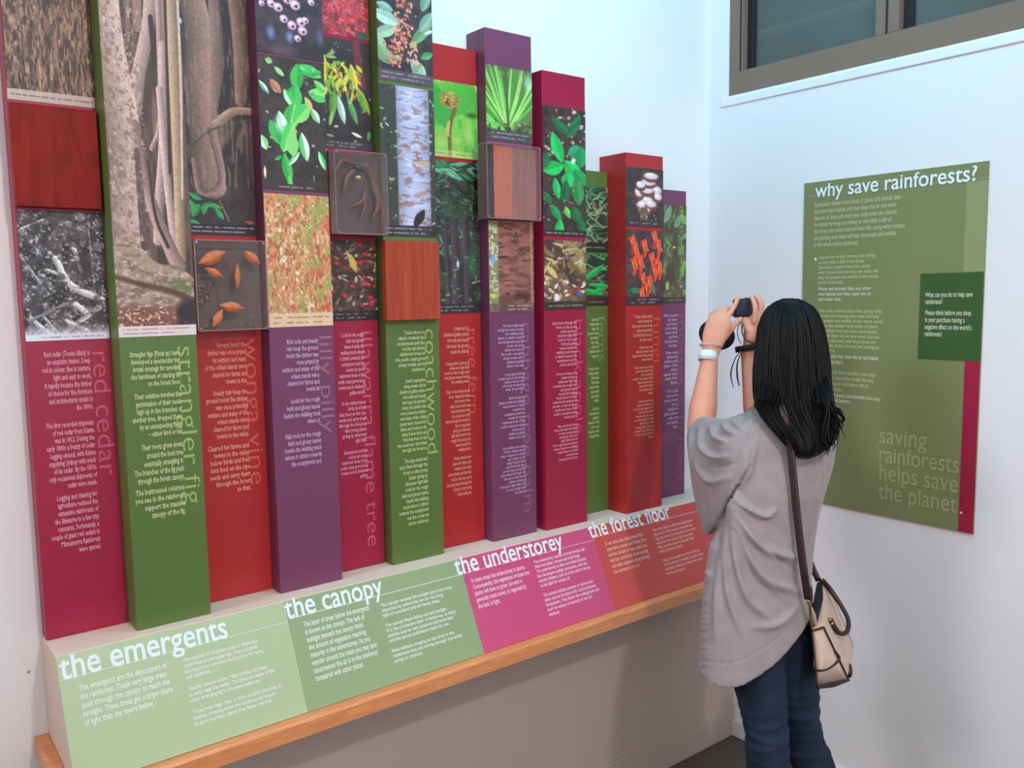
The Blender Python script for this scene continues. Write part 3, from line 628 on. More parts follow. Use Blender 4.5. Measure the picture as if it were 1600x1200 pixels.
# C8 palm bark
cv = Cv(70, 346, 488, (146, 92, 82), 33)
cv.tex((96, 56, 50), 18, 7, .48, .62, .8, 4); cv.tex((166, 108, 98), 14, 5, .56, .7, .7, 3); cv.tex((70, 36, 34), 14, 4, .62, .7, .8, 3)
lm = np.clip((15-cv.X)/2, 0, 1); cv.mix(lm, (130, 130, 90)); cv.tex((196, 200, 170), 5, 6, .5, .62, .9, 2, lm); cv.blob(6, 405, 5, 9, (110, 160, 200), .5, 1.); cv.blob(6, 462, 7, 5, (196, 196, 70), .5)
cv.blob(44, 462, 10, 12, (70, 36, 34), .9, .7); cv.blob(22, 402, 12, 3, (60, 30, 30), .6, .9); cv.line([(66, 346), (67, 480)], 3, (150, 130, 84)); cv.grain(.12, 2, 1.6)
cv.caption(474, 488, (96, 72, 64), (190, 170, 170), 2, .7, .4, .96); pic('C8', cv, 346, 487.5, 'print of ringed brown palm bark', .001)
# C9 leaves
cv = Cv(67, 168, 370, (66, 50, 48), 35)
cv.tex((44, 34, 34), 10, 10, .5, .65, .8); cv.leaves(70, (3, 8), (.4, .8), [(190, 160, 140), (140, 110, 90), (210, 190, 180), (90, 70, 60)], y=(168, 260))
E1, E2, E3 = (40, 190, 90), (24, 150, 80), (30, 110, 64)
for x, y, L, w, a, c in ((14, 186, 40, 14, 40, E3), (38, 214, 44, 14, -60, E3), (56, 190, 30, 12, 130, E3), (30, 255, 50, 18, -108, E1), (32, 258, 34, 22, 160, E1), (34, 250, 38, 24, 50, E1), (38, 240, 30, 22, -20, (50, 150, 110)), (50, 262, 30, 22, 60, E2), (40, 268, 26, 22, 95, E1), (8, 240, 30, 16, 110, E3), (60, 225, 34, 20, 90, E2), (18, 278, 34, 12, 80, E1), (52, 276, 44, 20, 84, (50, 140, 70)), (36, 280, 40, 16, 95, (30, 100, 60)), (12, 320, 30, 12, 60, E2), (34, 322, 20, 9, 70, (120, 210, 90)), (46, 322, 26, 18, 70, E3), (26, 342, 34, 14, 95, E1), (0, 300, 24, 12, 60, E3), (58, 340, 26, 14, 80, E3)): cv.leaf(x, y, L, w, a, c, tuple(v*.82 for v in c))
cv.blob(47, 250, 5, 6, (220, 240, 226), .7); cv.leaves(16, (2, 5), (.5, .9), [(200, 180, 150), (190, 120, 96)], y=(280, 350)); cv.grain(.08)
cv.caption(360, 370, (44, 32, 36), (180, 166, 172), 1, .9, .06, .94); pic('C9', cv, 168.5, 369.5, 'print of bright green shrub leaves')
# C9 litter
cv = Cv(67, 376, 484, (120, 94, 66), 37)
cv.tex((80, 60, 46), 12, 12, .45, .6, .8); cv.line([(8, 380), (30, 410), (48, 440)], 16, (70, 52, 46), 12); cv.line([(40, 380), (62, 420)], 20, (150, 124, 86), 12); cv.leaves(50, (8, 22), (.2, .4), [(186, 160, 110), (150, 116, 76), (96, 70, 54), (206, 186, 140)], y=(376, 430))
cv.leaf(4, 415, 26, 9, 50, (206, 176, 110)); cv.blob(36, 402, 4, 4, (130, 100, 130), .5); cv.leaves(46, (4, 11), (.4, .7), [(214, 196, 160), (196, 60, 60), (70, 80, 130), (240, 226, 214), (180, 150, 90), (120, 70, 60), (200, 130, 120)], y=(432, 472)); cv.blob(6, 442, 4, 5, (170, 160, 60), .5); cv.blob(56, 460, 5, 5, (70, 100, 160), .5); cv.blob(20, 465, 7, 6, (226, 210, 206), .5)
cv.grain(.14); cv.caption(471, 484, (50, 38, 38), (170, 156, 160), 1, .85, .1, .9); pic('C9', cv, 376, 484, 'print of mixed leaf litter')
# C10 ferns
def ferny(y0, y1, seed, cols, w=36, n=120, bg=(46, 50, 44)):
    cv = Cv(w, y0, y1, bg, seed, 1.3)
    for _ in range(n):
        x, y, a = cv.rnd.uniform(0, w), cv.rnd.uniform(y0, y1), cv.rnd.uniform(-150, -30); L = cv.rnd.uniform(8, 20); c = cv.rnd.choice(cols)
        cv.line([(x, y), (x+L*.6*math.cos(math.radians(a)), y+L*.6*math.sin(math.radians(a))), (x+L*math.cos(math.radians(a+25)), y+L*math.sin(math.radians(a+25)))], 1.8, c, .8)
    return cv
cv = ferny(291, 394, 41, [(50, 120, 80), (80, 150, 100), (36, 80, 56), (140, 180, 130), (170, 160, 110)]); cv.grain(.1); cv.caption(379, 394, (34, 36, 32), (130, 140, 120), 1, .9); pic('C10', cv, 291, 394, 'print of grassy ferns')
cv = ferny(398, 479, 43, [(40, 170, 84), (60, 190, 100), (30, 120, 70), (150, 70, 80)], n=60); 
for x, y, L, w, a in ((4, 440, 34, 8, -80), (10, 440, 34, 8, -50), (2, 430, 30, 7, -100), (10, 452, 28, 10, 30), (20, 460, 18, 7, -40), (14, 445, 26, 7, 10)): cv.leaf(x, y, L, w, a, (44, 180, 90), (26, 140, 66))
cv.mix(np.clip((cv.Y-460)/5, 0, 1), (66, 46, 42)); cv.grain(.1); cv.caption(467, 479, (52, 38, 38), (140, 120, 120), 1, .8); pic('C10', cv, 397, 478, 'print of bright green fern tufts')
# C11 white fungi
cv = Cv(57, 263, 355, (58, 46, 46), 45, 1.3)
cv.tex((80, 66, 62), 6, 6, .5, .66, .8)
for x, y, rx, ry in ((30, 312, 13, 9), (20, 300, 8, 12), (46, 296, 10, 11), (32, 296, 12, 9), (34, 284, 13, 8), (38, 274, 13, 8), (22, 289, 8, 8), (49, 306, 7, 8), (25, 320, 11, 8), (38, 318, 10, 8), (28, 328, 10, 6)):
    cv.blob(x, y+3.5, rx+1, ry, (116, 66, 62), .25); cv.blob(x, y, rx, ry*.78, (214, 196, 206), .35); cv.blob(x-2, y-2, rx*.6, ry*.4, (248, 240, 246), .8)
cv.line([(27, 330), (26, 348)], 13, (110, 82, 60), 11); cv.leaves(10, (2, 5), (.5, .8), [(190, 170, 180)], y=(335, 345), x=(20, 50)); cv.grain(.08); cv.caption(343, 355, (56, 44, 50), (170, 150, 166), 1, .7, .1, .85); pic('C11', cv, 263, 355, 'print of white mushrooms in a cluster')
# C11 red fungi
cv = Cv(57, 360, 477, (66, 48, 54), 47, 1.3)
cv.tex((90, 66, 80), 8, 8, .5, .66, .8); cv.leaves(30, (4, 9), (.3, .6), [(60, 110, 70), (50, 80, 60), (90, 70, 70)], x=(-4, 14)); 
for x, y in ((10, 375), (16, 395), (22, 405), (28, 380), (44, 366), (50, 380), (40, 400), (48, 408), (26, 432), (32, 445), (24, 455), (36, 436), (44, 418), (14, 385), (12, 408), (52, 415)):
    x = x-3; cv.line([(x, y), (x+4, y+7), (x+2, y+20)], 8.5, (206, 62, 42), 5, shade=.35); cv.line([(x+4, y-5), (x+6, y+5), (x+9, y+12)], 4, (226, 92, 50), 2); cv.line([(x+1, y+2), (x+3, y+12)], 2, (248, 150, 96), 1)
cv.leaf(40, 440, 22, 6, 80, (80, 120, 90)); cv.leaf(6, 452, 16, 10, 10, (40, 120, 80)); cv.grain(.1); cv.caption(464, 477, (48, 38, 46), (160, 140, 150), 2, .85); pic('C11', cv, 360, 477, 'print of orange red fungi')
# C12 mossy forest
cv = ferny(321, 473, 49, [(90, 130, 84), (110, 160, 100), (66, 84, 60), (110, 180, 90)], 38, 60, (92, 88, 66))
cv.tex((76, 60, 44), 10, 20, .5, .64, .8); cv.leaf(2, 350, 30, 10, -70, (120, 150, 120)); cv.leaf(18, 356, 28, 10, -60, (110, 140, 110)); cv.tex((110, 170, 80), 6, 8, .5, .62, .9, 2, np.clip((cv.X-24)/8, 0, 1)); cv.blob(18, 386, 3.5, 2, (220, 190, 50), .5); cv.blob(7, 446, 3.5, 9, (180, 180, 90), .5); cv.blob(30, 447, 4, 4, (176, 120, 150), .5)
cv.grain(.12, 2, 3); cv.caption(464, 473, (60, 50, 48), (150, 136, 136), 1, .9); pic('C12', cv, 321, 473.5, 'print of mossy forest undergrowth')

# ---- wood blocks
def block(key, m, pxl, pxr, ya, yb, proud, name='wood_block'):
    t, x0, x1, Y, c = CN[key]; Yf = Y-proud; ym = (ya+yb)/2
    a = ony(pxl, ym, Yf)[0]; b = ony(pxr, ym, Yf)[0]
    X = (a+b)/2
    zt, zb = [O3[2]+0 for _ in '12']
    def zz(y):
        lo, hi = -1., 6.
        for _ in range(40):
            mm = (lo+hi)/2; p = np.array([X, Yf, mm])-O3
            if 600-FPX*np.dot(p, CU)/np.dot(p, CF) > y: lo = mm
            else: hi = mm
        return lo
    return t, a, b, Yf, Y, zz(ya), zz(yb)
M_cedar = wood_mat('red_cedar_wood', (112, 18, 14), (150, 32, 24), (5, 3, 1.1), .5, 5, 0, .15)
M_coach = wood_mat('coachwood_timber', (164, 62, 44), (186, 82, 60), (9, 3, .7), .5, 5, 0, .2)
t, a, b, Yf, Y, zt, zb = block('C1', M_cedar, 20.5, 155.5, 166, 325, .022)
box('wood_block', a, b, Yf, Y-.0005, zb, zt, M_cedar, t, .002, 'polished deep red wood sample')
t, a, b, Yf, Y, zt, zb = block('C6', M_coach, 603.5, 687.5, 376.5, 500, .022)
box('wood_block', a, b, Yf, Y-.0005, zb, zt, M_coach, t, .002, 'reddish brown wood sample')

# ---- acrylic cases
def case(key, pxl, pxr, ya, yb, proud, back):
    t, a, b, Yf, Y, zt, zb = block(key, None, pxl, pxr, ya, yb, proud)
    a = max(a, CN[key][1]+.001) if key != 'C8' else a; b = min(b, CN[key][2]-.001) if key == 'C5' else b
    Yc = Y-.004 if key == 'C8' else Yf+.036
    bk = box('case_back', a+.0035, b-.0035, Yc, Y-.0006, zb+.001, zt-.001, back, t)
    th = .003; bm = bmesh.new()
    add_box(bm, a, a+th, Yf+th, Y-.0008, zb, zt); add_box(bm, b-th, b, Yf+th, Y-.0008, zb, zt)
    add_box(bm, a+th, b-th, Yf+th, Y-.0008, zb, zb+th); add_box(bm, a+th, b-th, Yf+th, Y-.0008, zt-th, zt)
    ba = bmesh.new()   # front arris
    for (x0, x1, z0, z1) in ((a, a+.0022, zb, zt), (b-.0022, b, zb, zt), (a, b, zb, zb+.0022), (a, b, zt-.0022, zt)): add_box(ba, x0, x1, Yf-.0005, Yf+.0016, z0, z1)
    w = bm_obj('acrylic_case', bm, M_edge, t, label='clear acrylic display case'); bm_obj('case_rim', ba, M_arris, w)
    f = box('case_front', a, b, Yf, Yf+th, zb, zt, M_clear, w)
    sm = mat('chrome_screw', (200, 200, 205), .25, metal=1)
    for x in (a+.006, b-.006):
        for z in (zb+.006, zt-.006):
            bm = bmesh.new(); bmesh.ops.create_cone(bm, cap_ends=True, segments=10, radius1=.0022, radius2=.0018, depth=.002, matrix=Matrix.Translation((x, Yf-.001, z)) @ Matrix.Rotation(math.pi/2, 4, 'X'))
            bm_obj('screw', bm, sm, w)
    return t, w, a, b, Yf, Yc, zb, zt
def leaf_obj(parent, cx, cy, cz, L, Wd, ang, m, name='seed_pod', curl=.25):
    V = []; F = []; n = 9; a = math.radians(ang)
    for i in range(n):
        t_ = i/(n-1); w = Wd/2*math.sin(math.pi*max(.03, min(.97, t_)))**.8; xx = (t_-.5)*L
        for s in (-1, -.5, 0, .5, 1):
            yy = s*w; dep = -curl*L*.35*(1-(2*t_-1)**2)-Wd*.28*(1-s*s)
            V.append((cx+xx*math.cos(a)-yy*math.sin(a), cy+dep, cz+xx*math.sin(a)+yy*math.cos(a)))
    for i in range(n-1):
        for k in range(4): q = i*5+k; F.append((q, q+1, q+6, q+5))
    k0 = len(V); V += [(v[0], v[1]+.0012, v[2]) for v in V]; F += [tuple(i+k0 for i in f[::-1]) for f in F]
    return mesh_obj(name, V, F, m, parent, True)
M_taupe = mat('taupe_card', (96, 80, 76), .8, noise=.08, nscale=30)
M_pod = mat('orange_brown_pod', (196, 112, 68), .5, noise=.2, nscale=90); M_stalk = mat('dry_stalk', (140, 84, 62), .6); M_seed = mat('small_dry_seeds', (150, 104, 76), .7, noise=.3, nscale=60)
t, w, a, b, Yf, Y, zb, zt = case('C3', 306, 418, 375, 516, .072, M_taupe)
cw, ch = b-a, zt-zb
for (u, v, L, wd_, ang) in ((.12, .20, .40, .16, 25), (.68, .19, .28, .12, -40), (.14, .36, .28, .10, -28), (.46, .40, .34, .07, 88), (.36, .74, .34, .13, -8), (.16, .86, .26, .11, 60)):
    leaf_obj(w, a+cw*u+.02, Y-.03, zt-ch*v, L*cw, wd_*cw*1.1, ang, M_pod)
for pts in (((.2, .2), (.35, .1), (.5, .3)), ((.68, .2), (.58, .4), (.75, .6)), ((.46, .3), (.36, .5), (.4, .75)), ((.5, .2), (.6, .5), (.9, .75))):
    tube('stalk', [(a+cw*u, Y-.02, zt-ch*v) for u, v in pts], .0009, M_stalk, w, 5, 12)
rr = random.Random(4); bm = bmesh.new()
for _ in range(46):
    u, v = (rr.uniform(.06, .26), rr.uniform(.45, .7)) if rr.random() < .6 else (rr.uniform(.06, .95), rr.uniform(.86, .96))
    bmesh.ops.create_icosphere(bm, subdivisions=1, radius=rr.uniform(.0015, .0035), matrix=Matrix.Translation((a+cw*u, Y-.008-rr.uniform(0, .006), zt-ch*v)))
o = bm_obj('seeds', bm, M_seed, w); o['kind'] = 'stuff'
t, w, a, b, Yf, Y, zb, zt = case('C5', 515, 606, 236, 366, .082, mat('dark_mauve_card', (84, 66, 66), .8, noise=.15, nscale=12))
cw, ch = b-a, zt-zb; M_dpod = mat('dark_brown_pod', (104, 60, 46), .45, noise=.25, nscale=60)
for pts, r in ((((.02, .34), (.2, .12), (.5, .16)), .006), (((.2, .5), (.3, .3), (.5, .2)), .006), (((.5, .15), (.72, .2), (.78, .5)), .004), (((.36, .66), (.56, .58), (.62, .44)), .005), (((.74, .8), (.86, .6), (.74, .25)), .006), (((.5, .8), (.6, .66), (.58, .5)), .004), (((.7, .16), (.8, .3), (.84, .08)), .002), (((.9, .9), (.95, .7), (.86, .4)), .004)):
    tube('seed_pod', [(a+cw*u, Y-.022, zt-ch*v) for u, v in pts], [r*.3, r*1.1, r*1.2, r*.3], M_dpod, w, 8, 16, flat=.6)
leaf_obj(w, a+cw*.46, Y-.03, zt-ch*.31, .016, .008, 0, mat('yellow_seed', (206, 180, 110), .4), 'seed'); leaf_obj(w, a+cw*.5, Y-.024, zt-ch*.2, .03, .018, -20, mat('dark_husk', (40, 28, 32), .3), 'husk')
t, w, a, b, Yf, Y, zb, zt = case('C8', 761, 845, 226, 343, .045, M_black)
cw, ch = b-a, zt-zb
box('gap_strip', a+.03*cw, a+.15*cw, Y-.030, Y-.001, zb+.004, zt-.004, M_black, w, .001, 'black spacer')  # black strip put in for the shaded gap beside the planks
box('plank', a+.17*cw, a+.50*cw, Y-.03, Y-.005, zb+.004, zt-.004, wood_mat('orange_palm_timber', (186, 84, 56), (200, 104, 70), (12, 3, .6), .4), w, .001, 'orange brown plank')
box('plank', a+.507*cw, b-.004, Y-.026, Y-.005, zb+.004, zt-.004, wood_mat('mauve_palm_timber', (134, 72, 66), (168, 100, 90), (16, 3, .5), .4), w, .001, 'mauve brown plank')

# ---- column lettering: names run down the face, body text is ragged left
NAME = {'C1': ('red cedar', 552, 748, 143, 166, (206, 92, 120)), 'C2': ('strangler fig', 543, 793, 284, 310, (160, 184, 110)), 'C3': ('wonga vine', 530, 762, 387, 408, (222, 96, 84)),
 'C4': ('lilly pilly', 527, 680, 501, 520, (166, 104, 140)), 'C5': ('illawarra flame tree', 519, 857, 569, 589, (218, 88, 120)), 'C6': ('coachwood', 515, 712, 666, 683, (166, 186, 110)),
 'C7': ('tree fern', 512, 648, 731, 748, (226, 88, 76)), 'C8': ('cabbage tree palm', 505, 803, 817, 832, (158, 104, 146)), 'C9': ('black apple', 500, 680, 898, 913, (224, 70, 116)),
 'C10': ('ferns', 494, 566, 934, 948, (134, 156, 96)), 'C11': ('fungi', 495, 567, 1021, 1032, (226, 84, 74)), 'C12': ('mosses & lichens', 492, 752, 1059, 1068, (148, 94, 134))}
FILL = ("rainforest trees of the south coast grow along creeks and in sheltered gullies where rich soils and steady rain keep the ground moist "
        "the timber was once prized by settlers and many of the oldest stands were cleared for farms and towns in the valley below "
        "birds and fruit bats feed on the ripe seeds and carry them through the forest so that young plants spring up wherever light falls "
        "look for the rough bark and glossy leaves beside the walking track where it climbs towards the escarpment and the cooler air above ").split()
def filler(n_lines, chars, seed):
    r = random.Random(seed); i = r.randrange(len(FILL)); out = []
    for k in range(n_lines):
        c = chars*r.uniform(.72, 1.) if k < n_lines-1 else chars*r.uniform(.3, .8); s = ''
        while len(s)+len(FILL[i % len(FILL)]) < c or not s: s += (' ' if s else '')+FILL[i % len(FILL)]; i += 1
        out.append(s)
    out[0] = out[0].capitalize(); out[-1] += '.'
    return out
BODY = {
 'C1': (141, 157, [(553, 638, "Red cedar (Toona ciliata) is\nan exquisite timber. Deep\nred in colour, fine in texture,\nlight and easy to work,\nit rapidly became the timber\nof choice for fine furniture\nand architectural details in\nthe 1800s."), (663, 757, "The first recorded shipment\nof red cedar from Kiama\nwas in 1812. During the\nearly 1800s a frenzy of cedar\nlogging ensued, with Kiama\nsupplying Sydney with much\nof its cedar. By the 1870s\nonly occasional shipments of\ncedar were made."), (775, 858, "Logging and clearing for\nagriculture reduced the\nextensive rainforests of\nthe Illawarra to a few tiny\nremnants. Fortunately, a\ncouple of giant red cedars in\nMinnamurra Rainforest\nwere spared.")], 82),
 'C2': (281, 290, [(553, 599, "Strangler figs (Ficus sp) have\ndeveloped a spectacular but\nbrutal strategy for avoiding\nthe harshness of starting life\non the forest floor."), (618, 677, "Their solution involves the\ngermination of their seeds\nhigh up in the branches of\nanother tree, dropped there\nby an unsuspecting fly-by\n\u2013 either bird or bat."), (697, 748, "Their roots grow down\naround the host tree\neventually strangling it.\nThe branches of the fig push\nthrough the forest canopy."), (765, 802, "The buttressed columns\nyou see in the rainforest\nsupport the massive\ncanopy of the fig.")], 84),
 'C3': (384, 392, [(540, 597, 6), (614, 681, 7), (699, 766, 7)], 70), 'C4': (497, 503, [(534, 609, 8), (626, 659, 4), (680, 723, 5)], 62),
 'C5': (568, 575, [(524, 614, 11), (630, 689, 8), (706, 745, 6)], 46), 'C6': (663, 670, [(520, 578, 8), (595, 702, 14), (719, 816, 12)], 50),
 'C7': (732, 737, [(514, 550, 5), (568, 597, 5), (612, 703, 13), (716, 772, 8)], 42), 'C8': (818, 822, [(509, 572, 11), (585, 608, 5), (622, 684, 11), (699, 770, 13)], 44),
 'C9': (901, 903, [(505, 570, 11), (584, 652, 12), (665, 717, 10)], 42), 'C10': (935, 936, [(500, 557, 9), (577, 627, 8), (640, 682, 7)], 17),
 'C11': (1019, 1021, [(495, 531, 6), (543, 562, 4), (574, 615, 8), (627, 684, 11)], 34), 'C12': (1058, 1059, [(493, 540, 8), (551, 598, 8), (611, 667, 9)], 22)}
TINT = {'crimson': (232, 160, 184), 'green': (206, 214, 160), 'red': (234, 160, 140), 'purple': (206, 170, 208)}
UPZ = np.array([0, 0, 1.]); FN = np.array([0, -1., 0])
def xface(key, px, row): return float(ony(px, row, CN[key][3])[0])
for k in CN:
    t, x0, x1, Y, c = CN[k]
    nm, ya, yb, xa, xb, colr = NAME[k]
    XA = xface(k, xa, (ya+yb)/2) if k not in ('C1',) else xface(k, 150, 650)
    asc = min(.036, x1-XA-.0005)
    heading('name_lettering', nm, (XA, Y, zat(k, ya)), (XA, Y, zat(k, yb)), asc, inkm('name_'+k, colr), t, FN, res=4, offset=-.006, label='vertical lettering of the plant name')
    xr0, xr1, paras, wpx = BODY[k]
    for j, (pa, pb, txt) in enumerate(paras):
        if isinstance(txt, int): txt = '\n'.join(filler(txt, 26 if k not in ('C10', 'C12') else 15, int(k[1:])*7+j))
        n = txt.count('\n')+1; za, zb_ = zat(k, pa), zat(k, pb); pitch = (za-zb_)/(n-1)
        rowm = (pa+pb)/2; XRt = xface(k, xr0+(xr1-xr0)*(rowm-paras[0][0])/max(1, paras[-1][1]-paras[0][0]), rowm)
        wid = XRt-xface(k, xr0+(xr1-xr0)*(rowm-paras[0][0])/max(1, paras[-1][1]-paras[0][0])-wpx, rowm)
        v, f = text_mesh(txt); full = max(v[:, 0].max(), 1e-3)
        sy = pitch*.95; sx = min(wid/full*(.93 if k not in ('C10', 'C12') else 1), sy*1.15)
        put_text('body_lettering', txt, (XRt, Y, za-pitch*.25), (1, 0, 0), UPZ, sx, sy, inkm('body_'+c, TINT[c]), t, FN, align='RIGHT', res=1, space_line=pitch/sy, offset=.02, lift=.0011)

# ------------------------------------------------------------------ poster on the right wall
XQ = XR-.006
def pq(x, y): return onx(x, y, XQ)
ay, by = pq(1257, 286)[1], (pq(1543, 252)[1]+pq(1522.7, 836)[1])/2
zt_, zb_ = (pq(1257, 286)[2]+pq(1543, 252)[2])/2, (pq(1280, 785)[2]+pq(1522.7, 836.5)[2])/2
post = thing('poster', 'olive green poster headed why save rainforests on the white wall beside the woman', 'poster', (XR-.001, (ay+by)/2, zb_))
box('poster_board', XQ, XR-.0005, by, ay, zb_, zt_, mat('olive_print', (130, 136, 92), .5, .3, noise=.02, nscale=3), post, .0006)
def rect(name, p0, p1, col, lift, m=None, label=None):
    y0, y1 = sorted((p0[1], p1[1])); z0, z1 = sorted((p0[2], p1[2]))
    return box(name, XQ-lift, XQ-lift+.0008, y0, y1, z0, z1, m or inkm(name, col), post, label=label)
tl = pq(1541, 281); rect('pale_strip', (0, by+.0005, tl[2]-.001), pq(1505, 424.5), (148, 152, 108), .0008)
zl = pq(1274, 307)[2]
rect('rule_line', (0, ay-.018, zl-.001), (0, by+.001, zl+.0015), (150, 166, 110), .0011)
g0, g1 = pq(1439, 427.5), pq(1532, 565)
rect('dark_green_block', (0, g0[1], g0[2]), (0, by-.0, g1[2]), (58, 92, 46), .0016)
r0 = pq(1508, 566); rect('crimson_strip', (0, r0[1], g1[2]), (0, by+.0005, zb_+.0005), (150, 24, 54), .0014, MC['crimson'])
NX = np.array([-1., 0, 0]); YD = np.array([0, -1., 0])
A, B = pq(1274, 309), pq(1527, 281.5); B[2] = A[2]
heading('title_lettering', 'why save rainforests?', A, B, .044, M_white, post, NX, offset=.01, lift=.002)
for s, a, b in (('saving', (1374, 690), (1448, 703)), ('rainforests', (1374, 722), (1498, 739)), ('helps save', (1374, 751), (1497, 768)), ('the planet', (1372, 779), (1495, 801))):
    A, B = pq(*a), pq(*b); z = (A[2]+B[2])/2; A[2] = B[2] = z
    heading('slogan_lettering', s, A, B, .052, inkm('slogan', (160, 168, 120)), post, NX, offset=.004, lift=.001)
p = pq(1502, 801); rect('full_stop', p+[0, .003, .003], p-[0, .003, .003], (220, 214, 200), .002)
for x, y in ((1274.5, 405), (1274, 486)): p = pq(x, y); rect('bullet_mark', p+[0, .0035, .005], p-[0, .0035, .005], (226, 230, 210), .001)
FW = "rainforests shelter more kinds of plants and animals than any other land habitat and they clean the air and water that we all share yet every year large areas are cleared for timber farming and mining so very little is left of the forest that once covered these hills saving what remains and planting new trees will help the people and wildlife of the whole world ".split()
def fw(n, chars, i):
    out = []
    for k in range(n):
        s = ''; c = chars*(1 if k < n-1 else .4)
        while len(s) < c-4: s += (' ' if s else '')+FW[i % len(FW)]; i += 1
        out.append(s)
    out[0] = out[0].capitalize(); out[-1] += '.'
    return '\n'.join(out)
MP1 = inkm('poster_text', (200, 206, 160)); MP2 = inkm('poster_text_bright', (224, 222, 196))
for (a, b, c, body, m_) in (((1273, 324), (1415, 315), (1273, 386), fw(7, 58, 0), MP1), ((1279, 405), (1373, 401), (1279, 444), fw(6, 40, 30), MP1), ((1279, 454), (1362, 451), (1279, 470), fw(3, 36, 5), MP2),
        ((1279, 488), (1380, 487), (1280, 549), fw(9, 42, 44), MP1), ((1281, 558), (1373, 561), (1281, 567), fw(2, 40, 12), MP2), ((1284, 583), (1368, 590), (1285, 609), fw(4, 38, 20), MP1), ((1285, 618), (1375, 629), (1285, 626), fw(2, 40, 3), MP2),
        ((1446, 464), (1520, 464), (1446, 475), 'What can you do to help save\nrainforests?', MP2), ((1446, 492), (1519, 492), (1445, 525), "Please think before you shop.\nIs your purchase having a\nnegative effect on the world's\nrainforests?", MP2)):
    A, B, C_ = pq(*a), pq(*b), pq(*c); n = body.count('\n')+1; pitch = (A[2]-C_[2])/(n-1); v, f = text_mesh(body)
    put_text('body_lettering', body, A, YD, UPZ, (A[1]-B[1])/v[:, 0].max(), pitch*.92, m_, post, NX, space_line=1/.92, offset=.008, lift=.002 if a[0] > 1400 else .0009)

# ------------------------------------------------------------------ the woman taking a photograph
IR = np.array([math.cos(math.radians(34-90)), math.sin(math.radians(34-90)), 0])     # to her right seen from behind the camera
IV = np.array([math.cos(math.radians(34)), math.sin(math.radians(34)), 0])            # away from the photographer
U = np.array([math.cos(math.radians(60)), math.sin(math.radians(60)), 0])             # the way she faces
Rr = np.array([U[1], -U[0], 0])                                                       # her own right
UP = np.array([0, 0, 1.])
foot = W(1215, 1200, 2.19); 
woman = thing('person', 'woman with long black hair, loose grey top and jeans raising a camera', 'person', (foot[0], foot[1], 0))
M_skin = mat('skin', (226, 160, 134), .55, .35, noise=.04, nscale=25)
M_hair = mat('black_hair', (15, 11, 12), .55, .22, noise=.2, nscale=60, stretch=(1, 1, .1))
M_shirt = mat('grey_jersey', (154, 144, 146), .9, .15, noise=.09, nscale=30, bump=.25, bscale=500, sheen=.2)
M_jean = mat('blue_denim', (36, 50, 70), .8, .2, noise=.5, nscale=9, bump=.3, bscale=700)

def remesh(name, parts, voxel, m, parent, smooth_it=4, fn=None, label=None):
    """join closed shapes, fuse them with a voxel remesh, relax the seams"""
    V, F, o = [], [], 0
    for v, f in parts:
        v = [tuple(p) for p in v]; V += v; F += [tuple(int(i)+o for i in q) for q in f]; o += len(v)
    me = bpy.data.meshes.new('tmp'); me.from_pydata(V, [], F); me.update()
    bm = bmesh.new(); bm.from_mesh(me); bmesh.ops.recalc_face_normals(bm, faces=bm.faces); bm.to_mesh(me); bm.free()
    ob = bpy.data.objects.new('tmp', me); COL.objects.link(ob)
    md = ob.modifiers.new('r', 'REMESH'); md.mode = 'VOXEL'; md.voxel_size = voxel
    if smooth_it:
        ms = ob.modifiers.new('s', 'SMOOTH'); ms.factor = .5; ms.iterations = smooth_it
    dg = bpy.context.evaluated_depsgraph_get(); ev = ob.evaluated_get(dg); m2 = bpy.data.meshes.new_from_object(ev)
    co = np.empty(len(m2.vertices)*3); m2.vertices.foreach_get('co', co); co = co.reshape(-1, 3)
    no = np.empty(len(m2.vertices)*3); m2.vertices.foreach_get('normal', no); no = no.reshape(-1, 3)
    if fn: co = fn(co, no)
    co = co-(ORG[parent.name] if parent is not None else 0)
    m2.vertices.foreach_set('co', co.ravel()); m2.update(); m2.materials.clear(); m2.materials.append(m)
    m2.polygons.foreach_set('use_smooth', [True]*len(m2.polygons))
    bpy.data.objects.remove(ob)
    r = bpy.data.objects.new(name, m2); COL.objects.link(r)
    if parent is not None: r.parent = parent; ORG[r.name] = ORG[parent.name]
    else: ORG[r.name] = np.zeros(3)
    if label: r['label'] = label
    return r
def T(pts, rad, sides=14, n=None, flat=1., sd_=None):
    pts = np.array(pts, float)
    if n:
        rad = np.interp(np.linspace(0, 1, n), np.linspace(0, 1, len(rad)), rad) if not np.isscalar(rad) else rad; pts = catmull(pts, n)
    # rounded ends
    t0 = pts[0]-pts[1]; t0 /= np.linalg.norm(t0); t1 = pts[-1]-pts[-2]; t1 /= np.linalg.norm(t1)
    rad = np.broadcast_to(np.asarray(rad, float), (len(pts),))
    pts = np.vstack([pts[0]+t0*rad[0]*.75, pts[0]+t0*rad[0]*.5, pts, pts[-1]+t1*rad[-1]*.5, pts[-1]+t1*rad[-1]*.75]); rad = np.concatenate([[rad[0]*.45, rad[0]*.82], rad, [rad[-1]*.82, rad[-1]*.45]])
    return tube_arrays(pts, rad, sides, flat, sd_)
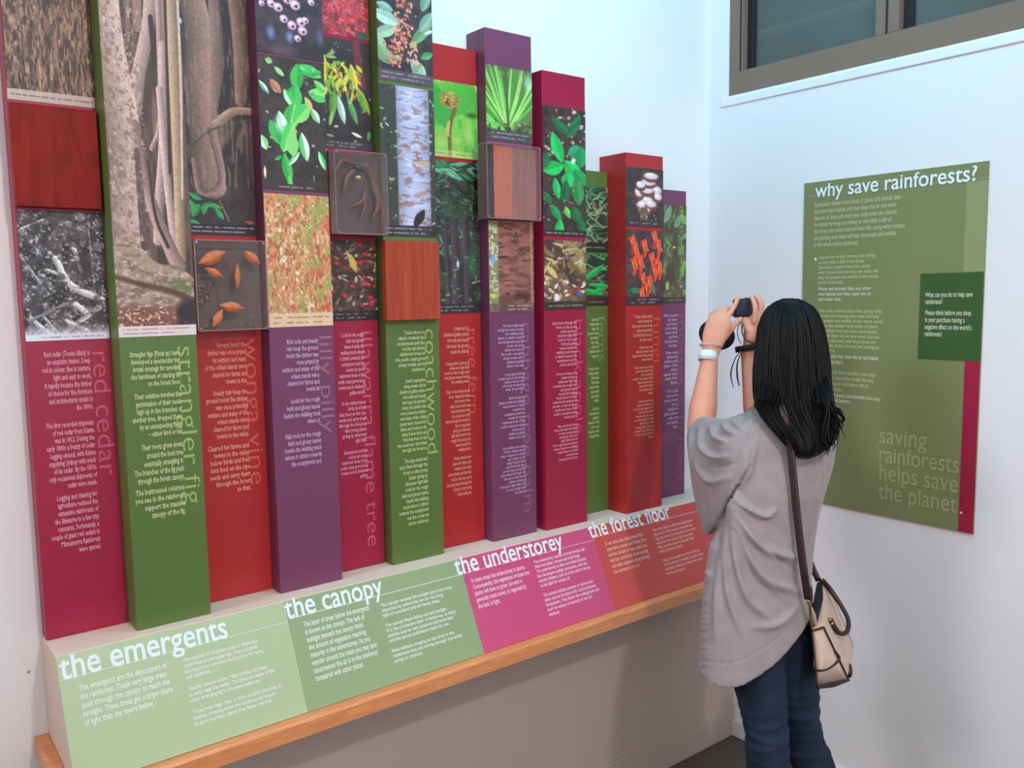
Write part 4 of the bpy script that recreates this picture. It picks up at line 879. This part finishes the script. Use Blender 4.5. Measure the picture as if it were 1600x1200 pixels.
def ball(c, r, ax=None, n=20):
    """ellipsoid: r = radii along the three axes ax"""
    ax = np.array([Rr, U, UP]) if ax is None else np.array(ax); V = []; F = []; m = n//2
    for i in range(m+1):
        a = math.pi*i/m
        for k in range(n):
            b = 2*math.pi*k/n; V.append(np.array(c)+ax[0]*r[0]*math.sin(a)*math.cos(b)+ax[1]*r[1]*math.sin(a)*math.sin(b)+ax[2]*r[2]*math.cos(a))
    for i in range(m):
        for k in range(n): F.append((i*n+k, i*n+(k+1) % n, (i+1)*n+(k+1) % n, (i+1)*n+k))
    return V, F
# joints
head_c = W(1238, 548, 2.21); HU = U*math.cos(math.radians(10))+UP*math.sin(math.radians(10)); HUP = UP*math.cos(math.radians(10))-U*math.sin(math.radians(10))
neck_b = W(1225, 662, 2.19); shL = W(1150, 700, 2.175); shR = W(1262, 702, 2.27)
elL = W(1094, 672, 2.33); wrL = W(1110, 552, 2.37)
elR = W(1188, 676, 2.42); wrR = W(1169, 546, 2.43)
pelvis = W(1192, 930, 2.2); chest = W(1212, 760, 2.2)
hipL = W(1172, 965, 2.17); hipR = W(1220, 955, 2.25)
knL = W(1197, 1135, 2.20); knR = W(1250, 1140, 2.29)
fl = lambda p, z: np.array([p[0], p[1], z])
anL = fl(knL+IR*.03, .09); anR = fl(knR+IR*.15, .09)
body = []
body.append(ball(head_c, (.071, .09, .112), (Rr, HU, HUP)))                       # skull
body.append(ball(head_c+HU*.028-HUP*.045, (.052, .062, .068), (Rr, HU, HUP)))       # jaw
face = head_c+HU*.085
body.append(T([face+HUP*.008, face+HU*.014-HUP*.022, face+HU*.008-HUP*.03], [.008, .012, .008]))    # nose
body.append(T([face-HUP*.052-Rr*.016+HU*.001, face-HUP*.051+HU*.006, face-HUP*.052+Rr*.016+HU*.001], [.004, .006, .004]))  # lips
body.append(ball(face-HUP*.088-HU*.012, (.02, .016, .014), (Rr, HU, HUP)))
for s in (-1, 1):
    body.append(ball(head_c+Rr*s*.072-HU*.004-HUP*.015, (.008, .018, .03), (Rr, HU, HUP)))
    body.append(T([face+Rr*s*.014+HUP*.022, face+Rr*s*.034+HUP*.024-HU*.01], [.005, .004]))
body.append(T([head_c-HUP*.05-HU*.01, neck_b], [.050, .053], n=5))
body.append(T([neck_b, chest, W(1208, 850, 2.2), pelvis], [.06, .095, .08, .095], 20, n=10, flat=1.))
body.append(ball(chest, (.115, .08, .14))); body.append(ball(pelvis, (.12, .09, .11)))
body.append(T([neck_b-UP*.03, shL], [.045, .045])); body.append(T([neck_b-UP*.03, shR], [.045, .045]))
body.append(T([shL, (shL+elL)/2, elL], [.046, .042, .036], n=8)); body.append(T([shR, (shR+elR)/2, elR], [.046, .042, .036], n=8))
def forearm(e, w): body.append(T([e, e*.7+w*.3, e*.35+w*.65, w], [.036, .0375, .029, .0215], n=10))
forearm(elL, wrL); forearm(elR, wrR)
# left hand: back of the hand to the viewer, index finger along the camera, thumb under it
def finger(pts, r=.0078): body.append(T(pts, [r*1.08, r, r*.95, r*.85], 10, n=9))
h = lambda x, y, q: W(x, y, q)
qL = 2.37
def palm(pts, rads, flat, sd_): body.append(T(pts, rads, 16, n=7, flat=flat, sd_=sd_))
palm([wrL, h(1116, 527, qL), h(1123, 506, qL+.005)], [.024, .034, .036], .42, IR)
body.append(ball(h(1130, 515, qL), (.018, .016, .026)))
finger([h(1134, 500, qL), h(1143, 486, qL+.01), h(1149, 475, qL+.03), h(1154, 464, qL+.045)])                 # index
finger([h(1128, 493, qL+.01), h(1135, 483, qL+.035), h(1142, 486, qL+.06), h(1146, 492, qL+.07)])            # middle curls over
finger([h(1119, 492, qL+.01), h(1123, 484, qL+.04), h(1130, 492, qL+.065), h(1134, 501, qL+.07)])            # ring
finger([h(1111, 497, qL+.01), h(1113, 490, qL+.035), h(1120, 497, qL+.06), h(1125, 505, qL+.065)], .0068)      # little
finger([h(1132, 528, qL), h(1140, 517, qL+.005), h(1149, 506, qL+.015), h(1158, 498, qL+.03)], .0088)         # thumb
# right hand: edge on, fingers up beside the camera
qR = 2.43
palm([wrR, h(1172, 523, qR), h(1178, 502, qR+.005)], [.022, .030, .031], .62, IV)
body.append(ball(h(1171, 517, qR), (.016, .015, .026)))
finger([h(1178, 503, qR-.03), h(1180, 486, qR-.035), h(1178, 473, qR-.03), h(1174, 464, qR-.02)], .0075)
finger([h(1184, 500, qR-.01), h(1188, 483, qR-.012), h(1186, 470, qR-.008), h(1180, 462, qR+.004)])
finger([h(1186, 500, qR+.012), h(1191, 484, qR+.012), h(1190, 472, qR+.016), h(1184, 464, qR+.026)])
finger([h(1184, 503, qR+.032), h(1188, 489, qR+.034), h(1188, 479, qR+.038), h(1183, 471, qR+.046)], .0066)
finger([h(1168, 516, qR-.02), h(1164, 507, qR-.015), h(1163, 500, qR-.005), h(1164, 495, qR+.006)], .0086)    # thumb
# legs and feet
for hp, kn, an in ((hipL, knL, anL), (hipR, knR, anR)):
    body.append(T([hp, hp*.5+kn*.5, kn, kn*.6+an*.4, an], [.066, .060, .045, .045, .03], 16, n=14))
    body.append(T([fl(an, .035)-U*.03, fl(an, .03)+U*.07, fl(an, .02)+U*.15], [.03, .034, .02], 12, n=6, flat=.8))
bodyo = remesh('body', body, .0042, M_skin, woman, 3)
eye_w = mat('eye_white', (230, 226, 222), .2); iris = mat('dark_iris', (40, 24, 18), .1); lipm = mat('lip', (176, 92, 88), .5); brow = M_hair
for s in (-1, 1):
    ec = face+Rr*s*.03-HU*.0155+HUP*.004
    V, F = ball(ec, (.0125, .0125, .0085), (Rr, HU, HUP), 14); e = mesh_obj('eye', V, F, eye_w, woman, True)
    V, F = ball(ec+HU*.0082, (.0056, .0048, .0056), (Rr, HU, HUP), 10); mesh_obj('iris', V, F, iris, e, True)
    V, F = ball(ec+HUP*.0048-HU*.001, (.0142, .0146, .0072), (Rr, HU, HUP), 14); mesh_obj('eyelid', V, F, M_skin, woman, True)
    V, F = ball(ec-HUP*.0085-HU*.002, (.0138, .0138, .005), (Rr, HU, HUP), 14); mesh_obj('eyelid', V, F, M_skin, woman, True)
    tube('eyebrow', [ec+HUP*.02-Rr*s*.014+HU*.012, ec+HUP*.026+HU*.014, ec+HUP*.021+Rr*s*.018+HU*.004], [.002, .003, .0015], brow, woman, 6, 8)
tube('lips', [face-HUP*.052-Rr*.02+HU*.002, face-HUP*.051+HU*.0095, face-HUP*.052+Rr*.02+HU*.002], [.003, .0055, .003], lipm, woman, 8, 9, flat=1)

# ---- jersey top
HEM = ([1060, 1092, 1115, 1140, 1165, 1190, 1210, 1230, 1250, 1266, 1320], [1036, 1038, 1044, 1046, 1038, 1024, 1010, 992, 975, 958, 940])
def ring_loft(rows, nth=48, ex=2.2, cap=True):
    """rows: (y, xl, xr, q, depth radius)"""
    V, F = [], []
    for y, xl, xr, q, b in rows:
        xc, a = (xl+xr)/2, (xr-xl)/2
        for k in range(nth):
            t = 2*math.pi*k/nth; c, s = math.cos(t), math.sin(t); c = math.copysign(abs(c)**(2/ex), c); s = math.copysign(abs(s)**(2/ex), s)
            x = xc+a*c; yy = min(y, np.interp(x, *HEM)+(0 if s < 0 else -6)); p = W(x, yy, q); V.append(p+IV*b*s)
    n = len(rows)
    for i in range(n-1):
        for k in range(nth): F.append((i*nth+k, i*nth+(k+1) % nth, (i+1)*nth+(k+1) % nth, (i+1)*nth+k))
    if cap:
        F.append(tuple(range(nth))); F.append(tuple((n-1)*nth+k for k in range(nth))[::-1])
    return V, F
rows = [(634, 1200, 1252, 2.20, .05), (640, 1180, 1264, 2.195, .062), (650, 1148, 1284, 2.195, .08), (664, 1126, 1300, 2.195, .095), (690, 1118, 1308, 2.19, .108), (725, 1122, 1303, 2.19, .115), (765, 1136, 1291, 2.19, .12), (800, 1128, 1281, 2.195, .118),
        (840, 1114, 1274, 2.195, .116), (880, 1104, 1270, 2.195, .118), (920, 1099, 1268, 2.19, .122), (960, 1096, 1267, 2.19, .128), (1000, 1094, 1266, 2.19, .132), (1030, 1092, 1266, 2.19, .134), (1048, 1091, 1266, 2.19, .134)]
parts = [ring_loft(rows)]
# batwing sleeve over the left upper arm: rings stand upright, the opening faces her hand
def sleeve(sl, nth=32):
    V, F = [], []
    for x, y0, y1, q, b in sl:
        yc, a = (y0+y1)/2, (y1-y0)/2
        for k in range(nth):
            t = 2*math.pi*k/nth; p = W(x, yc+a*math.cos(t), q); V.append(p+IV*b*math.sin(t))
    n = len(sl)
    for i in range(n-1):
        for k in range(nth): F.append((i*nth+k, i*nth+(k+1) % nth, (i+1)*nth+(k+1) % nth, (i+1)*nth+k))
    F.append(tuple(range(nth))); F.append(tuple((n-1)*nth+k for k in range(nth))[::-1])
    return V, F
parts.append(sleeve([(1190, 650, 780, 2.17, .07), (1165, 648, 786, 2.16, .075), (1145, 651, 800, 2.18, .08), (1128, 655, 822, 2.21, .078), (1112, 652, 836, 2.245, .07), (1100, 650, 836, 2.28, .062), (1090, 652, 800, 2.31, .055), (1082, 656, 760, 2.33, .05), (1077, 662, 715, 2.34, .04), (1074, 672, 695, 2.345, .02)]))
parts.append(sleeve([(1262, 664, 790, 2.23, .07), (1280, 668, 800, 2.27, .06), (1270, 676, 790, 2.33, .06), (1240, 676, 760, 2.39, .06), (1210, 672, 745, 2.43, .052), (1192, 668, 730, 2.45, .045)]))
FOLD = [  # pixel paths of the folds on her back: (points, half width, height)
 ([(1150, 768), (1165, 790), (1195, 806), (1212, 796)], 5, .010), ([(1150, 775), (1170, 830), (1205, 862), (1250, 872)], 8, .013), ([(1148, 778), (1160, 850), (1195, 905), (1250, 925)], 8, .012), ([(1146, 780), (1148, 860), (1165, 930), (1200, 965)], 7, .010),
 ([(1143, 782), (1135, 860), (1138, 930), (1160, 995)], 6, .008), ([(1128, 860), (1120, 930), (1118, 1000)], 6, .006), ([(1150, 765), (1168, 740), (1176, 712), (1180, 690)], 7, .008), ([(1095, 672), (1100, 700), (1118, 715), (1140, 712)], 5, .011), ([(1086, 690), (1094, 730), (1112, 752), (1140, 745)], 6, .010),
 ([(1112, 668), (1120, 685), (1135, 690)], 4, .009), ([(1128, 660), (1138, 674), (1150, 678)], 4, .008), ([(1142, 652), (1150, 664), (1160, 668)], 4, .007), ([(1080, 680), (1084, 720), (1096, 770)], 4, .007), ([(1225, 800), (1235, 850), (1230, 900)], 8, .005), ([(1180, 980), (1215, 975), (1250, 945)], 7, .006), ([(1290, 700), (1280, 760), (1268, 830)], 6, .005),
 ([(1102, 840), (1112, 850), (1106, 866), (1100, 880)], 4, .006), ([(1100, 890), (1110, 900), (1100, 912)], 4, .005)]
CREASE = [([(1152, 760), (1144, 775), (1130, 812), (1120, 856)], 2.6, -.016), ([(1172, 728), (1158, 752), (1150, 768)], 3, -.010), ([(1112, 836), (1130, 808), (1145, 778)], 4, -.010), ([(1100, 712), (1118, 728), (1146, 724)], 4, -.007), ([(1158, 800), (1188, 845), (1235, 890)], 4, -.007), ([(1152, 830), (1180, 900), (1225, 945)], 4, -.006)]
def pix(co):
    d = co-O3; z = d@CF; return 800+FPX*(d@CR)/z, 600-FPX*(d@CU)/z
def shirt_fn(co, no):
    px, py = pix(co); back = np.clip(-(no@IV)*2+.2, 0, 1); disp = np.zeros(len(co))
    for pts, hw, hgt in FOLD+CREASE:
        p = catmull(pts, 24); best = np.full(len(co), 1e9); tt = np.zeros(len(co))
        for i in range(23):
            a, b = p[i], p[i+1]; L2 = ((b-a)**2).sum()+1e-9; t = np.clip(((px-a[0])*(b[0]-a[0])+(py-a[1])*(b[1]-a[1]))/L2, 0, 1)
            dd = np.hypot(px-a[0]-t*(b[0]-a[0]), py-a[1]-t*(b[1]-a[1])); u = dd < best; best = np.where(u, dd, best); tt = np.where(u, (i+t)/23, tt)
        disp += 1.55*hgt*np.exp(-(best/(hw*.85))**2)*np.sin(np.pi*np.clip(tt*.9+.08, 0, 1))**.6*back
    # gathered edge on the open left side and a stitched hem
    hem = np.interp(px, *HEM); disp += .0022*np.exp(-((py-(hem-9))/1.3)**2)*-1*back
    edge = np.clip((1112-px)/14, 0, 1)*(py > 850); disp += edge*.0012*np.sin(py*.55+2*np.sin(py*.11))
    sm = np.clip((py-640)/30, 0, 1)
    return co+no*(disp*sm)[:, None]
shirt = remesh('shirt', parts, .0042, M_shirt, woman, 7, shirt_fn)

# ---- jeans
def leg(hp, kn, an, xk):
    a = hp+UP*.02
    return T([a, hp*.75+kn*.25, hp*.4+kn*.6, kn, kn*.7+an*.3, kn*.3+an*.7, an+UP*.02], [.080, .077, .067, .053, .054, .052, .056], 20, n=22)
jp = [leg(hipL, knL, anL, 0), leg(hipR, knR, anR, 0), ball(pelvis+UP*.0, (.128, .10, .13)), T([hipL+UP*.02, hipR+UP*.02], [.08, .08], 18)]
def jean_fn(co, no):
    z = co[:, 2]; s = np.zeros(len(co)); kz = knL[2]
    for k, (dz, amp, f) in enumerate(((-.005, .0036, 0.), (.03, .003, 1.), (-.037, .0034, 2.), (-.066, .003, .5), (.062, .002, 1.7), (-.10, .003, 2.8))):
        ang = np.arctan2((co-knL)@IV, (co-knL)@IR); s += amp*np.exp(-((z-kz-dz-.012*np.sin(ang*1.3+f))/.008)**2)
    s += .0012*np.sin(z*95+co[:, 0]*60)*np.clip((kz-.05-z)/.1, 0, 1)
    return co+no*s[:, None]
jeans = remesh('jeans', jp, .0055, M_jean, woman, 4, jean_fn)
for an in (anL, anR):
    V, F = T([fl(an, .03)-U*.05, fl(an, .035)+U*.06, fl(an, .025)+U*.17], [.034, .04, .026], 16, n=8, flat=.75)
    V = [np.array([v[0], v[1], max(v[2], .001)]) for v in V]
    mesh_obj('shoe', V, F, mat('dark_shoe', (40, 36, 38), .6), woman, True)

# ---- hair: a scalp shell and separate locks over it
HR = [(466, 1229, 1241, 2.205, .01), (471, 1214, 1256, 2.205, .05), (480, 1202, 1268, 2.205, .078), (492, 1194, 1277, 2.2, .095), (510, 1187, 1285, 2.2, .108), (540, 1183, 1291, 2.195, .112), (575, 1181, 1294, 2.185, .105), (605, 1181, 1296, 2.17, .09), (632, 1183, 1299, 2.14, .07), (655, 1196, 1306, 2.11, .055), (675, 1212, 1309, 2.09, .045), (695, 1230, 1296, 2.075, .035), (708, 1240, 1280, 2.07, .025), (716, 1248, 1268, 2.07, .012)]
HRa = np.array(HR, float)
def hair_pt(y, t, push=0.):
    xl, xr, q, b = (np.interp(y, HRa[:, 0], HRa[:, i]) for i in (1, 2, 3, 4))
    xc, a = (xl+xr)/2, (xr-xl)/2; p = W(xc+(a+push/.0016)*math.cos(t), y, q)+IV*(b+push)*math.sin(t); return p
V, F = [], []; nth = 44; ys = list(np.linspace(466, 500, 8))+list(np.linspace(512, 716, 22))
for y in ys:
    for k in range(nth):
        t = 2*math.pi*k/nth; p = hair_pt(y, t); d = p-head_c; d[2] = 0
        al = np.dot(d, U)/(np.linalg.norm(d)+1e-6)
        if y > 470 and al > .3:      # leave the face open
            p = p-U*min(1, (al-.3)/.35)*(.034*min(1, (y-470)/14)+.06*max(0, min(1, (y-500)/16)))
        V.append(p)
for i in range(len(ys)-1):
    for k in range(nth): F.append((i*nth+k, i*nth+(k+1) % nth, (i+1)*nth+(k+1) % nth, (i+1)*nth+k))
F.append(tuple(range(nth))); F.append(tuple((len(ys)-1)*nth+k for k in range(nth))[::-1])
hairo = mesh_obj('hair', V, F, M_hair, woman, True)
R_ = random.Random(12); SV, SF = [], []
def lock(pts, rads, sides=5, flat=.5):
    v, f = tube_arrays(pts, rads, sides, flat, None); o = len(SV); SV.extend(v); SF.extend(tuple(i+o for i in q) for q in f)
for i in range(420):
    t = R_.uniform(-math.pi-.5, .5)            # the half towards the viewer plus the sides
    y0 = 467+R_.random()**1.5*26; y1 = R_.uniform(612, 716); n = 16; tw = R_.uniform(-.12, .12); ph = R_.uniform(0, 6); pts = []
    for k in range(n):
        s = k/(n-1); y = y0+(y1-y0)*s
        pts.append(hair_pt(y, t+tw*s+.03*math.sin(ph+s*7), .0025+.003*math.sin(ph*3)*s+.004*s*s*math.sin(s*9+ph)))
    r = R_.uniform(.0016, .0038); lock(pts, [r*.6]+[r]*(n-3)+[r*.6, r*.15])
def flick(path, q, r, n=14): lock(catmull([W(x, y, q+(.07 if i == 0 else 0)) for i, (x, y) in enumerate(path)], n), np.interp(np.linspace(0, 1, n), [0, .6, 1], [r, r*.8, r*.1]))
for i in range(130):   # loose waves on her right shoulder
    x0 = R_.uniform(1270, 1300); dx = R_.uniform(-12, 22); y1 = R_.uniform(650, 706); q = R_.uniform(2.05, 2.13)
    flick([(x0-6, 590), (x0+1, 622), (x0+dx*.4, 640), (x0+dx*.8, (640+y1)/2+4), (x0+dx*1.0+R_.uniform(-6, 4), y1)], q, R_.uniform(.002, .0042))
for i in range(30):   # ends curling inwards at the bottom
    x0 = R_.uniform(1236, 1290); flick([(x0, 650), (x0+3, 680), (x0+R_.uniform(-4, 6), 700), (x0+R_.uniform(-12, 4), R_.uniform(704, 719))], R_.uniform(2.05, 2.09), R_.uniform(.002, .0036))
for i in range(60):   # short ends flicking out over her left shoulder
    x0 = R_.uniform(1186, 1222); flick([(x0, 590), (x0-1, 618), (x0-6, 630), (x0-R_.uniform(10, 24) if x0 < 1200 else x0-R_.uniform(2, 10), R_.uniform(628, 646))], R_.uniform(2.05, 2.12), R_.uniform(.0014, .003))
for i in range(26):
    x1, y1 = R_.choice([(1316, 668), (1308, 684), (1302, 698), (1312, 676), (1296, 706), (1319, 662)]); x1 += R_.uniform(-5, 3); y1 += R_.uniform(-6, 6)
    flick([(R_.uniform(1272, 1290), 600), (R_.uniform(1286, 1298), 632), (x1-R_.uniform(4, 14), y1-18), (x1, y1-6), (x1-R_.uniform(-4, 8), y1+R_.uniform(0, 6))], R_.uniform(2.04, 2.12), R_.uniform(.0035, .0065))
for x, y in ((1318, 661), (1321, 657), (1314, 668), (1312, 655), (1319, 665)):
    flick([(1290, 600), (1298, 632), (1306, 650), (x, y)], 2.1, .003)
o = mesh_obj('hair_strands', SV, SF, M_hair, hairo, True); o['kind'] = 'stuff'

# ---- wrist wear
def band(name, c, ax, r, w, th, m, parent, n=28, label=None, lobes=0):
    ax = ax/np.linalg.norm(ax); u = np.cross(ax, UP); u /= np.linalg.norm(u); v = np.cross(ax, u); V, F = [], []
    for k in range(n):
        a = 2*math.pi*k/n; d = u*math.cos(a)+v*math.sin(a); rr_ = r*(1+lobes*math.sin(a*9)*.08)
        for (rad, s) in ((rr_, -1), (rr_+th, -1), (rr_+th, 1), (rr_, 1)): V.append(c+d*rad+ax*s*w/2)
    for k in range(n):
        for j in range(4): a_, b_ = k*4+j, k*4+(j+1) % 4; c_, d_ = ((k+1) % n)*4+j, ((k+1) % n)*4+(j+1) % 4; F.append((a_, b_, d_, c_))
    return mesh_obj(name, V, F, m, parent, True, label)
axL = wrL-elL; axR = wrR-elR
tag(band('wristband', W(1106, 557, 2.365), axL, .0235, .026, .002, mat('white_wristband', (226, 236, 246), .5), None), 'white wristband on the raised wrist nearest the printed boards', 'wristband')
tag(band('bracelet', W(1111, 540, 2.368), wrL-elL+UP*.1, .0265, .006, .004, clear_mat('clear_bead', (236, 190, 186), .55, .1), None, lobes=1), 'clear beaded bracelet above the white wristband', 'bracelet')
bc = W(1168, 544, 2.43)
tag(band('bracelet', bc, axR, .0235, .016, .009, mat('black_braid', (18, 24, 26), .6), None, lobes=1), 'chunky black bracelet on the wrist beside her hair', 'bracelet')
# ---- camera, its cord and its pouch
M_cam = mat('camera_body', (26, 28, 38), .35, .5); M_scr = mat('camera_screen', (30, 42, 62), .35, .3)
cc = W(1161, 481, 2.43); cu_ = UP*math.cos(.12)-U*math.sin(.12)*0; cr_ = Rr
camt = thing('camera', 'small black compact camera held up in both hands', 'camera', cc-UP*.026)
def obox(name, c, hx, hy, hz, m, parent, ax, bev=.002, label=None):
    bm = bmesh.new(); add_box(bm, -hx, hx, -hy, hy, -hz, hz, bev)
    M = Matrix(((ax[0][0], ax[1][0], ax[2][0], c[0]), (ax[0][1], ax[1][1], ax[2][1], c[1]), (ax[0][2], ax[1][2], ax[2][2], c[2]), (0, 0, 0, 1)))
    bmesh.ops.transform(bm, matrix=M, verts=bm.verts); return bm_obj(name, bm, m, parent, label=label)
tl_ = math.radians(12); cx_ = Rr*math.cos(tl_)+UP*math.sin(tl_)*.3; cx_ /= np.linalg.norm(cx_); cf = U*.94-UP*.1; cf = cf-cx_*np.dot(cf, cx_); cf /= np.linalg.norm(cf); cz_ = np.cross(cx_, cf)
AX = (cx_, cf, cz_)
obox('camera_body', cc, .026, .011, .026, M_cam, camt, AX, .004)
obox('screen', cc-cf*.0112, .019, .0008, .020, M_scr, camt, AX, .0004)
obox('lens_ring', cc+cf*.014, .014, .004, .014, mat('lens_silver', (120, 120, 125), .3, metal=1), camt, AX, .005)
V, F = T([cc+cf*.014, cc+cf*.028], [.012, .011], 18); mesh_obj('lens_barrel', V, F, M_cam, camt, True)
obox('shutter_button', cc+cz_*.0272+cx_*.012, .004, .003, .0012, mat('lens_silver', (120, 120, 125)), camt, AX, .0006)
M_cord = mat('brown_cord', (62, 48, 44), .7)
tube('wrist_cord', [W(1163, 500, 2.43), W(1159, 510, 2.41), W(1161, 524, 2.398), W(1168, 533, 2.392), W(1180, 536, 2.40)], .0018, M_cord, camt, 8, 26)
tube('wrist_cord', [W(1160, 501, 2.43), W(1153, 512, 2.415), W(1153, 526, 2.41), W(1158, 537, 2.40)], .0012, M_cord, camt, 8, 20)
tube('cord_end', [W(1157, 548, 2.40), W(1148, 562, 2.40), W(1142, 584, 2.40), W(1146, 606, 2.40)], [.0012, .0016, .0022, .001], M_cord, camt, 8, 24)
tube('cord_end', [W(1158, 550, 2.40), W(1152, 568, 2.40), W(1152, 588, 2.40), W(1155, 603, 2.40)], [.0012, .002, .0026, .0015], M_cord, camt, 8, 24)
pc = W(1120, 523, 2.45)
V, F = ball(pc, (.052, .019, .043), (IR*.93-UP*.36, IV, UP*.93+IR*.36), 28)
pou = remesh('camera_pouch', [(V, F)], .003, mat('black_neoprene', (22, 20, 22), .7, bump=.2, bscale=400), None, 1)
tag(pou, 'black oval camera pouch held behind her left hand', 'pouch')

# ---- handbag
bag = thing('handbag', 'cream handbag with dark brown piping hanging at the hip of the woman', 'handbag', W(1300, 1068, 2.2))
M_cream = mat('cream_leather', (208, 182, 166), .5, .4, noise=.05, nscale=20, bump=.15, bscale=300); M_pipe = mat('dark_brown_leather', (52, 34, 34), .4, .4); M_gold = mat('brass_fitting', (190, 160, 110), .3, metal=1)
lenv = W(1283, 940, 2.40)-W(1280, 985, 2.14)
# near end panel corners (top left, top right, bottom right, bottom left) and the far end, a little bigger to the right
N4 = [W(1268, 984, 2.14), W(1287, 978, 2.15), W(1327, 1062, 2.17), W(1277, 1073, 2.12)]
F4 = [W(1276, 912, 2.36), W(1290, 903, 2.37), W(1337, 1014, 2.40), W(1290, 1020, 2.35)]
def quadloft(A, B, n=9, m=10, bulge=.012):
    """closed soft box between two quads"""
    def ring(Q):
        out = []
        for i in range(4):
            p, q = Q[i], Q[(i+1) % 4]
            for k in range(m): out.append(p+(q-p)*k/m)
        return np.array(out)
    ra, rb = ring(A), ring(B); V, F = [], []; k4 = 4*m
    for i in range(n):
        s = i/(n-1); r = ra*(1-s)+rb*s; c = r.mean(0); d = r-c; f = 1+bulge*8*math.sin(math.pi*s)*.3
        sm = (np.roll(d, 1, 0)+np.roll(d, -1, 0)+d*2)/4; sm = (np.roll(sm, 1, 0)+np.roll(sm, -1, 0)+sm*2)/4; V += list(c+sm*f)
    for i in range(n-1):
        for k in range(k4): F.append((i*k4+k, i*k4+(k+1) % k4, (i+1)*k4+(k+1) % k4, (i+1)*k4+k))
    o = len(V); V.append(V[0]*0+np.mean(V[:k4], 0)-(rb-ra).mean(0)*.04); V.append(np.mean(V[(n-1)*k4:n*k4], 0)+(rb-ra).mean(0)*.03)
    for k in range(k4): F.append((o, (k+1) % k4, k)); F.append((o+1, (n-1)*k4+k, (n-1)*k4+(k+1) % k4))
    return V, F, ra, rb
V, F, ra, rb = quadloft(N4, F4); mesh_obj('bag_body', V, F, M_cream, bag, True)
nd = -(rb-ra).mean(0); nd /= np.linalg.norm(nd)
cN = np.mean(N4, 0)
edge = [cN+(p-cN)*.97+nd*.003 for p in ra]; tube('piping', edge+[edge[0]], .0028, M_pipe, bag, 7, 60)
arc = [N4[0]*.5+N4[3]*.5, N4[0]*.32+N4[3]*.68, (N4[0]*.3+N4[3]*.7+N4[1]*.42+N4[2]*.58)/2-UP*.012, N4[1]*.4+N4[2]*.6, N4[1]*.55+N4[2]*.45]
tube('piping', [p+nd*.006 for p in arc], .0034, M_pipe, bag, 7, 30)
tube('piping', [N4[3]+nd*.001-UP*.002, (N4[3]+N4[2])/2-UP*.004, N4[2]+nd*.001], [.003, .006, .003], M_pipe, bag, 7, 16)
cp = W(1333, 1048, 2.24); V, F = ball(cp-IR*.009, (.008, .03, .016), (IR, IV, UP), 16); mesh_obj('corner_patch', V, F, M_pipe, bag, True)
# open mouth with the dark lining
mo = [W(1270, 978, 2.15), W(1277, 975, 2.16), W(1286, 940, 2.26), W(1284, 912, 2.36), W(1276, 918, 2.35), W(1270, 950, 2.26)]
c = np.mean(mo, 0); bm = bmesh.new(); ring0 = [bm.verts.new(p+UP*.012) for p in mo]; ring1 = [bm.verts.new(p-UP*.02) for p in mo]
for k in range(6): bm.faces.new((ring0[k], ring0[(k+1) % 6], ring1[(k+1) % 6], ring1[k]))
bm.faces.new(ring1); bm.faces.new(ring0[::-1]); bm_obj('lining', bm, mat('navy_lining', (26, 32, 48), .8), bag)
tube('handle', [W(1285, 906, 2.345), W(1296, 920, 2.315), W(1314, 946, 2.29), W(1325, 968, 2.27), W(1324, 986, 2.25), W(1314, 990, 2.235), W(1304, 981, 2.22), W(1297, 968, 2.215)], [.005, .0075, .006, .006, .006, .006, .0075, .008], M_pipe, bag, 10, 60)
for p in (W(1286, 908, 2.34), W(1291, 914, 2.33), W(1297, 968, 2.212), W(1300, 974, 2.212)):
    V, F = ball(p, (.005, .005, .005), None, 12); mesh_obj('rivet', V, F, M_gold, bag, True)
sp = [(1221, 634, 2.075), (1229, 660, 2.062), (1235, 700, 2.058), (1240, 750, 2.06), (1246, 810, 2.062), (1253, 870, 2.066), (1258, 905, 2.07), (1262, 936, 2.085)]
tube('shoulder_strap', [W(*p) for p in sp], [.008, .0088, .0092, .0092, .0092, .0092, .0092, .0085], M_pipe, bag, 10, 60, flat=.28, side_dir=IR)
tube('shoulder_strap', [W(1221, 634, 2.075), W(1232, 628, 2.16), W(1252, 655, 2.27), W(1256, 700, 2.34), W(1252, 800, 2.37), W(1264, 870, 2.37), W(1279, 908, 2.36)], .008, M_pipe, bag, 10, 40, flat=.3, side_dir=IR)
tube('strap_ring', [W(1263, 938, 2.085), W(1266, 950, 2.095), W(1266, 966, 2.11), W(1268, 982, 2.13)], [.003, .004, .003, .004], M_gold, bag, 8, 14)
tube('strap_tab', [W(1267, 950, 2.10), W(1271, 962, 2.12), W(1274, 976, 2.14)], [.004, .006, .005], M_cream, bag, 8, 12)
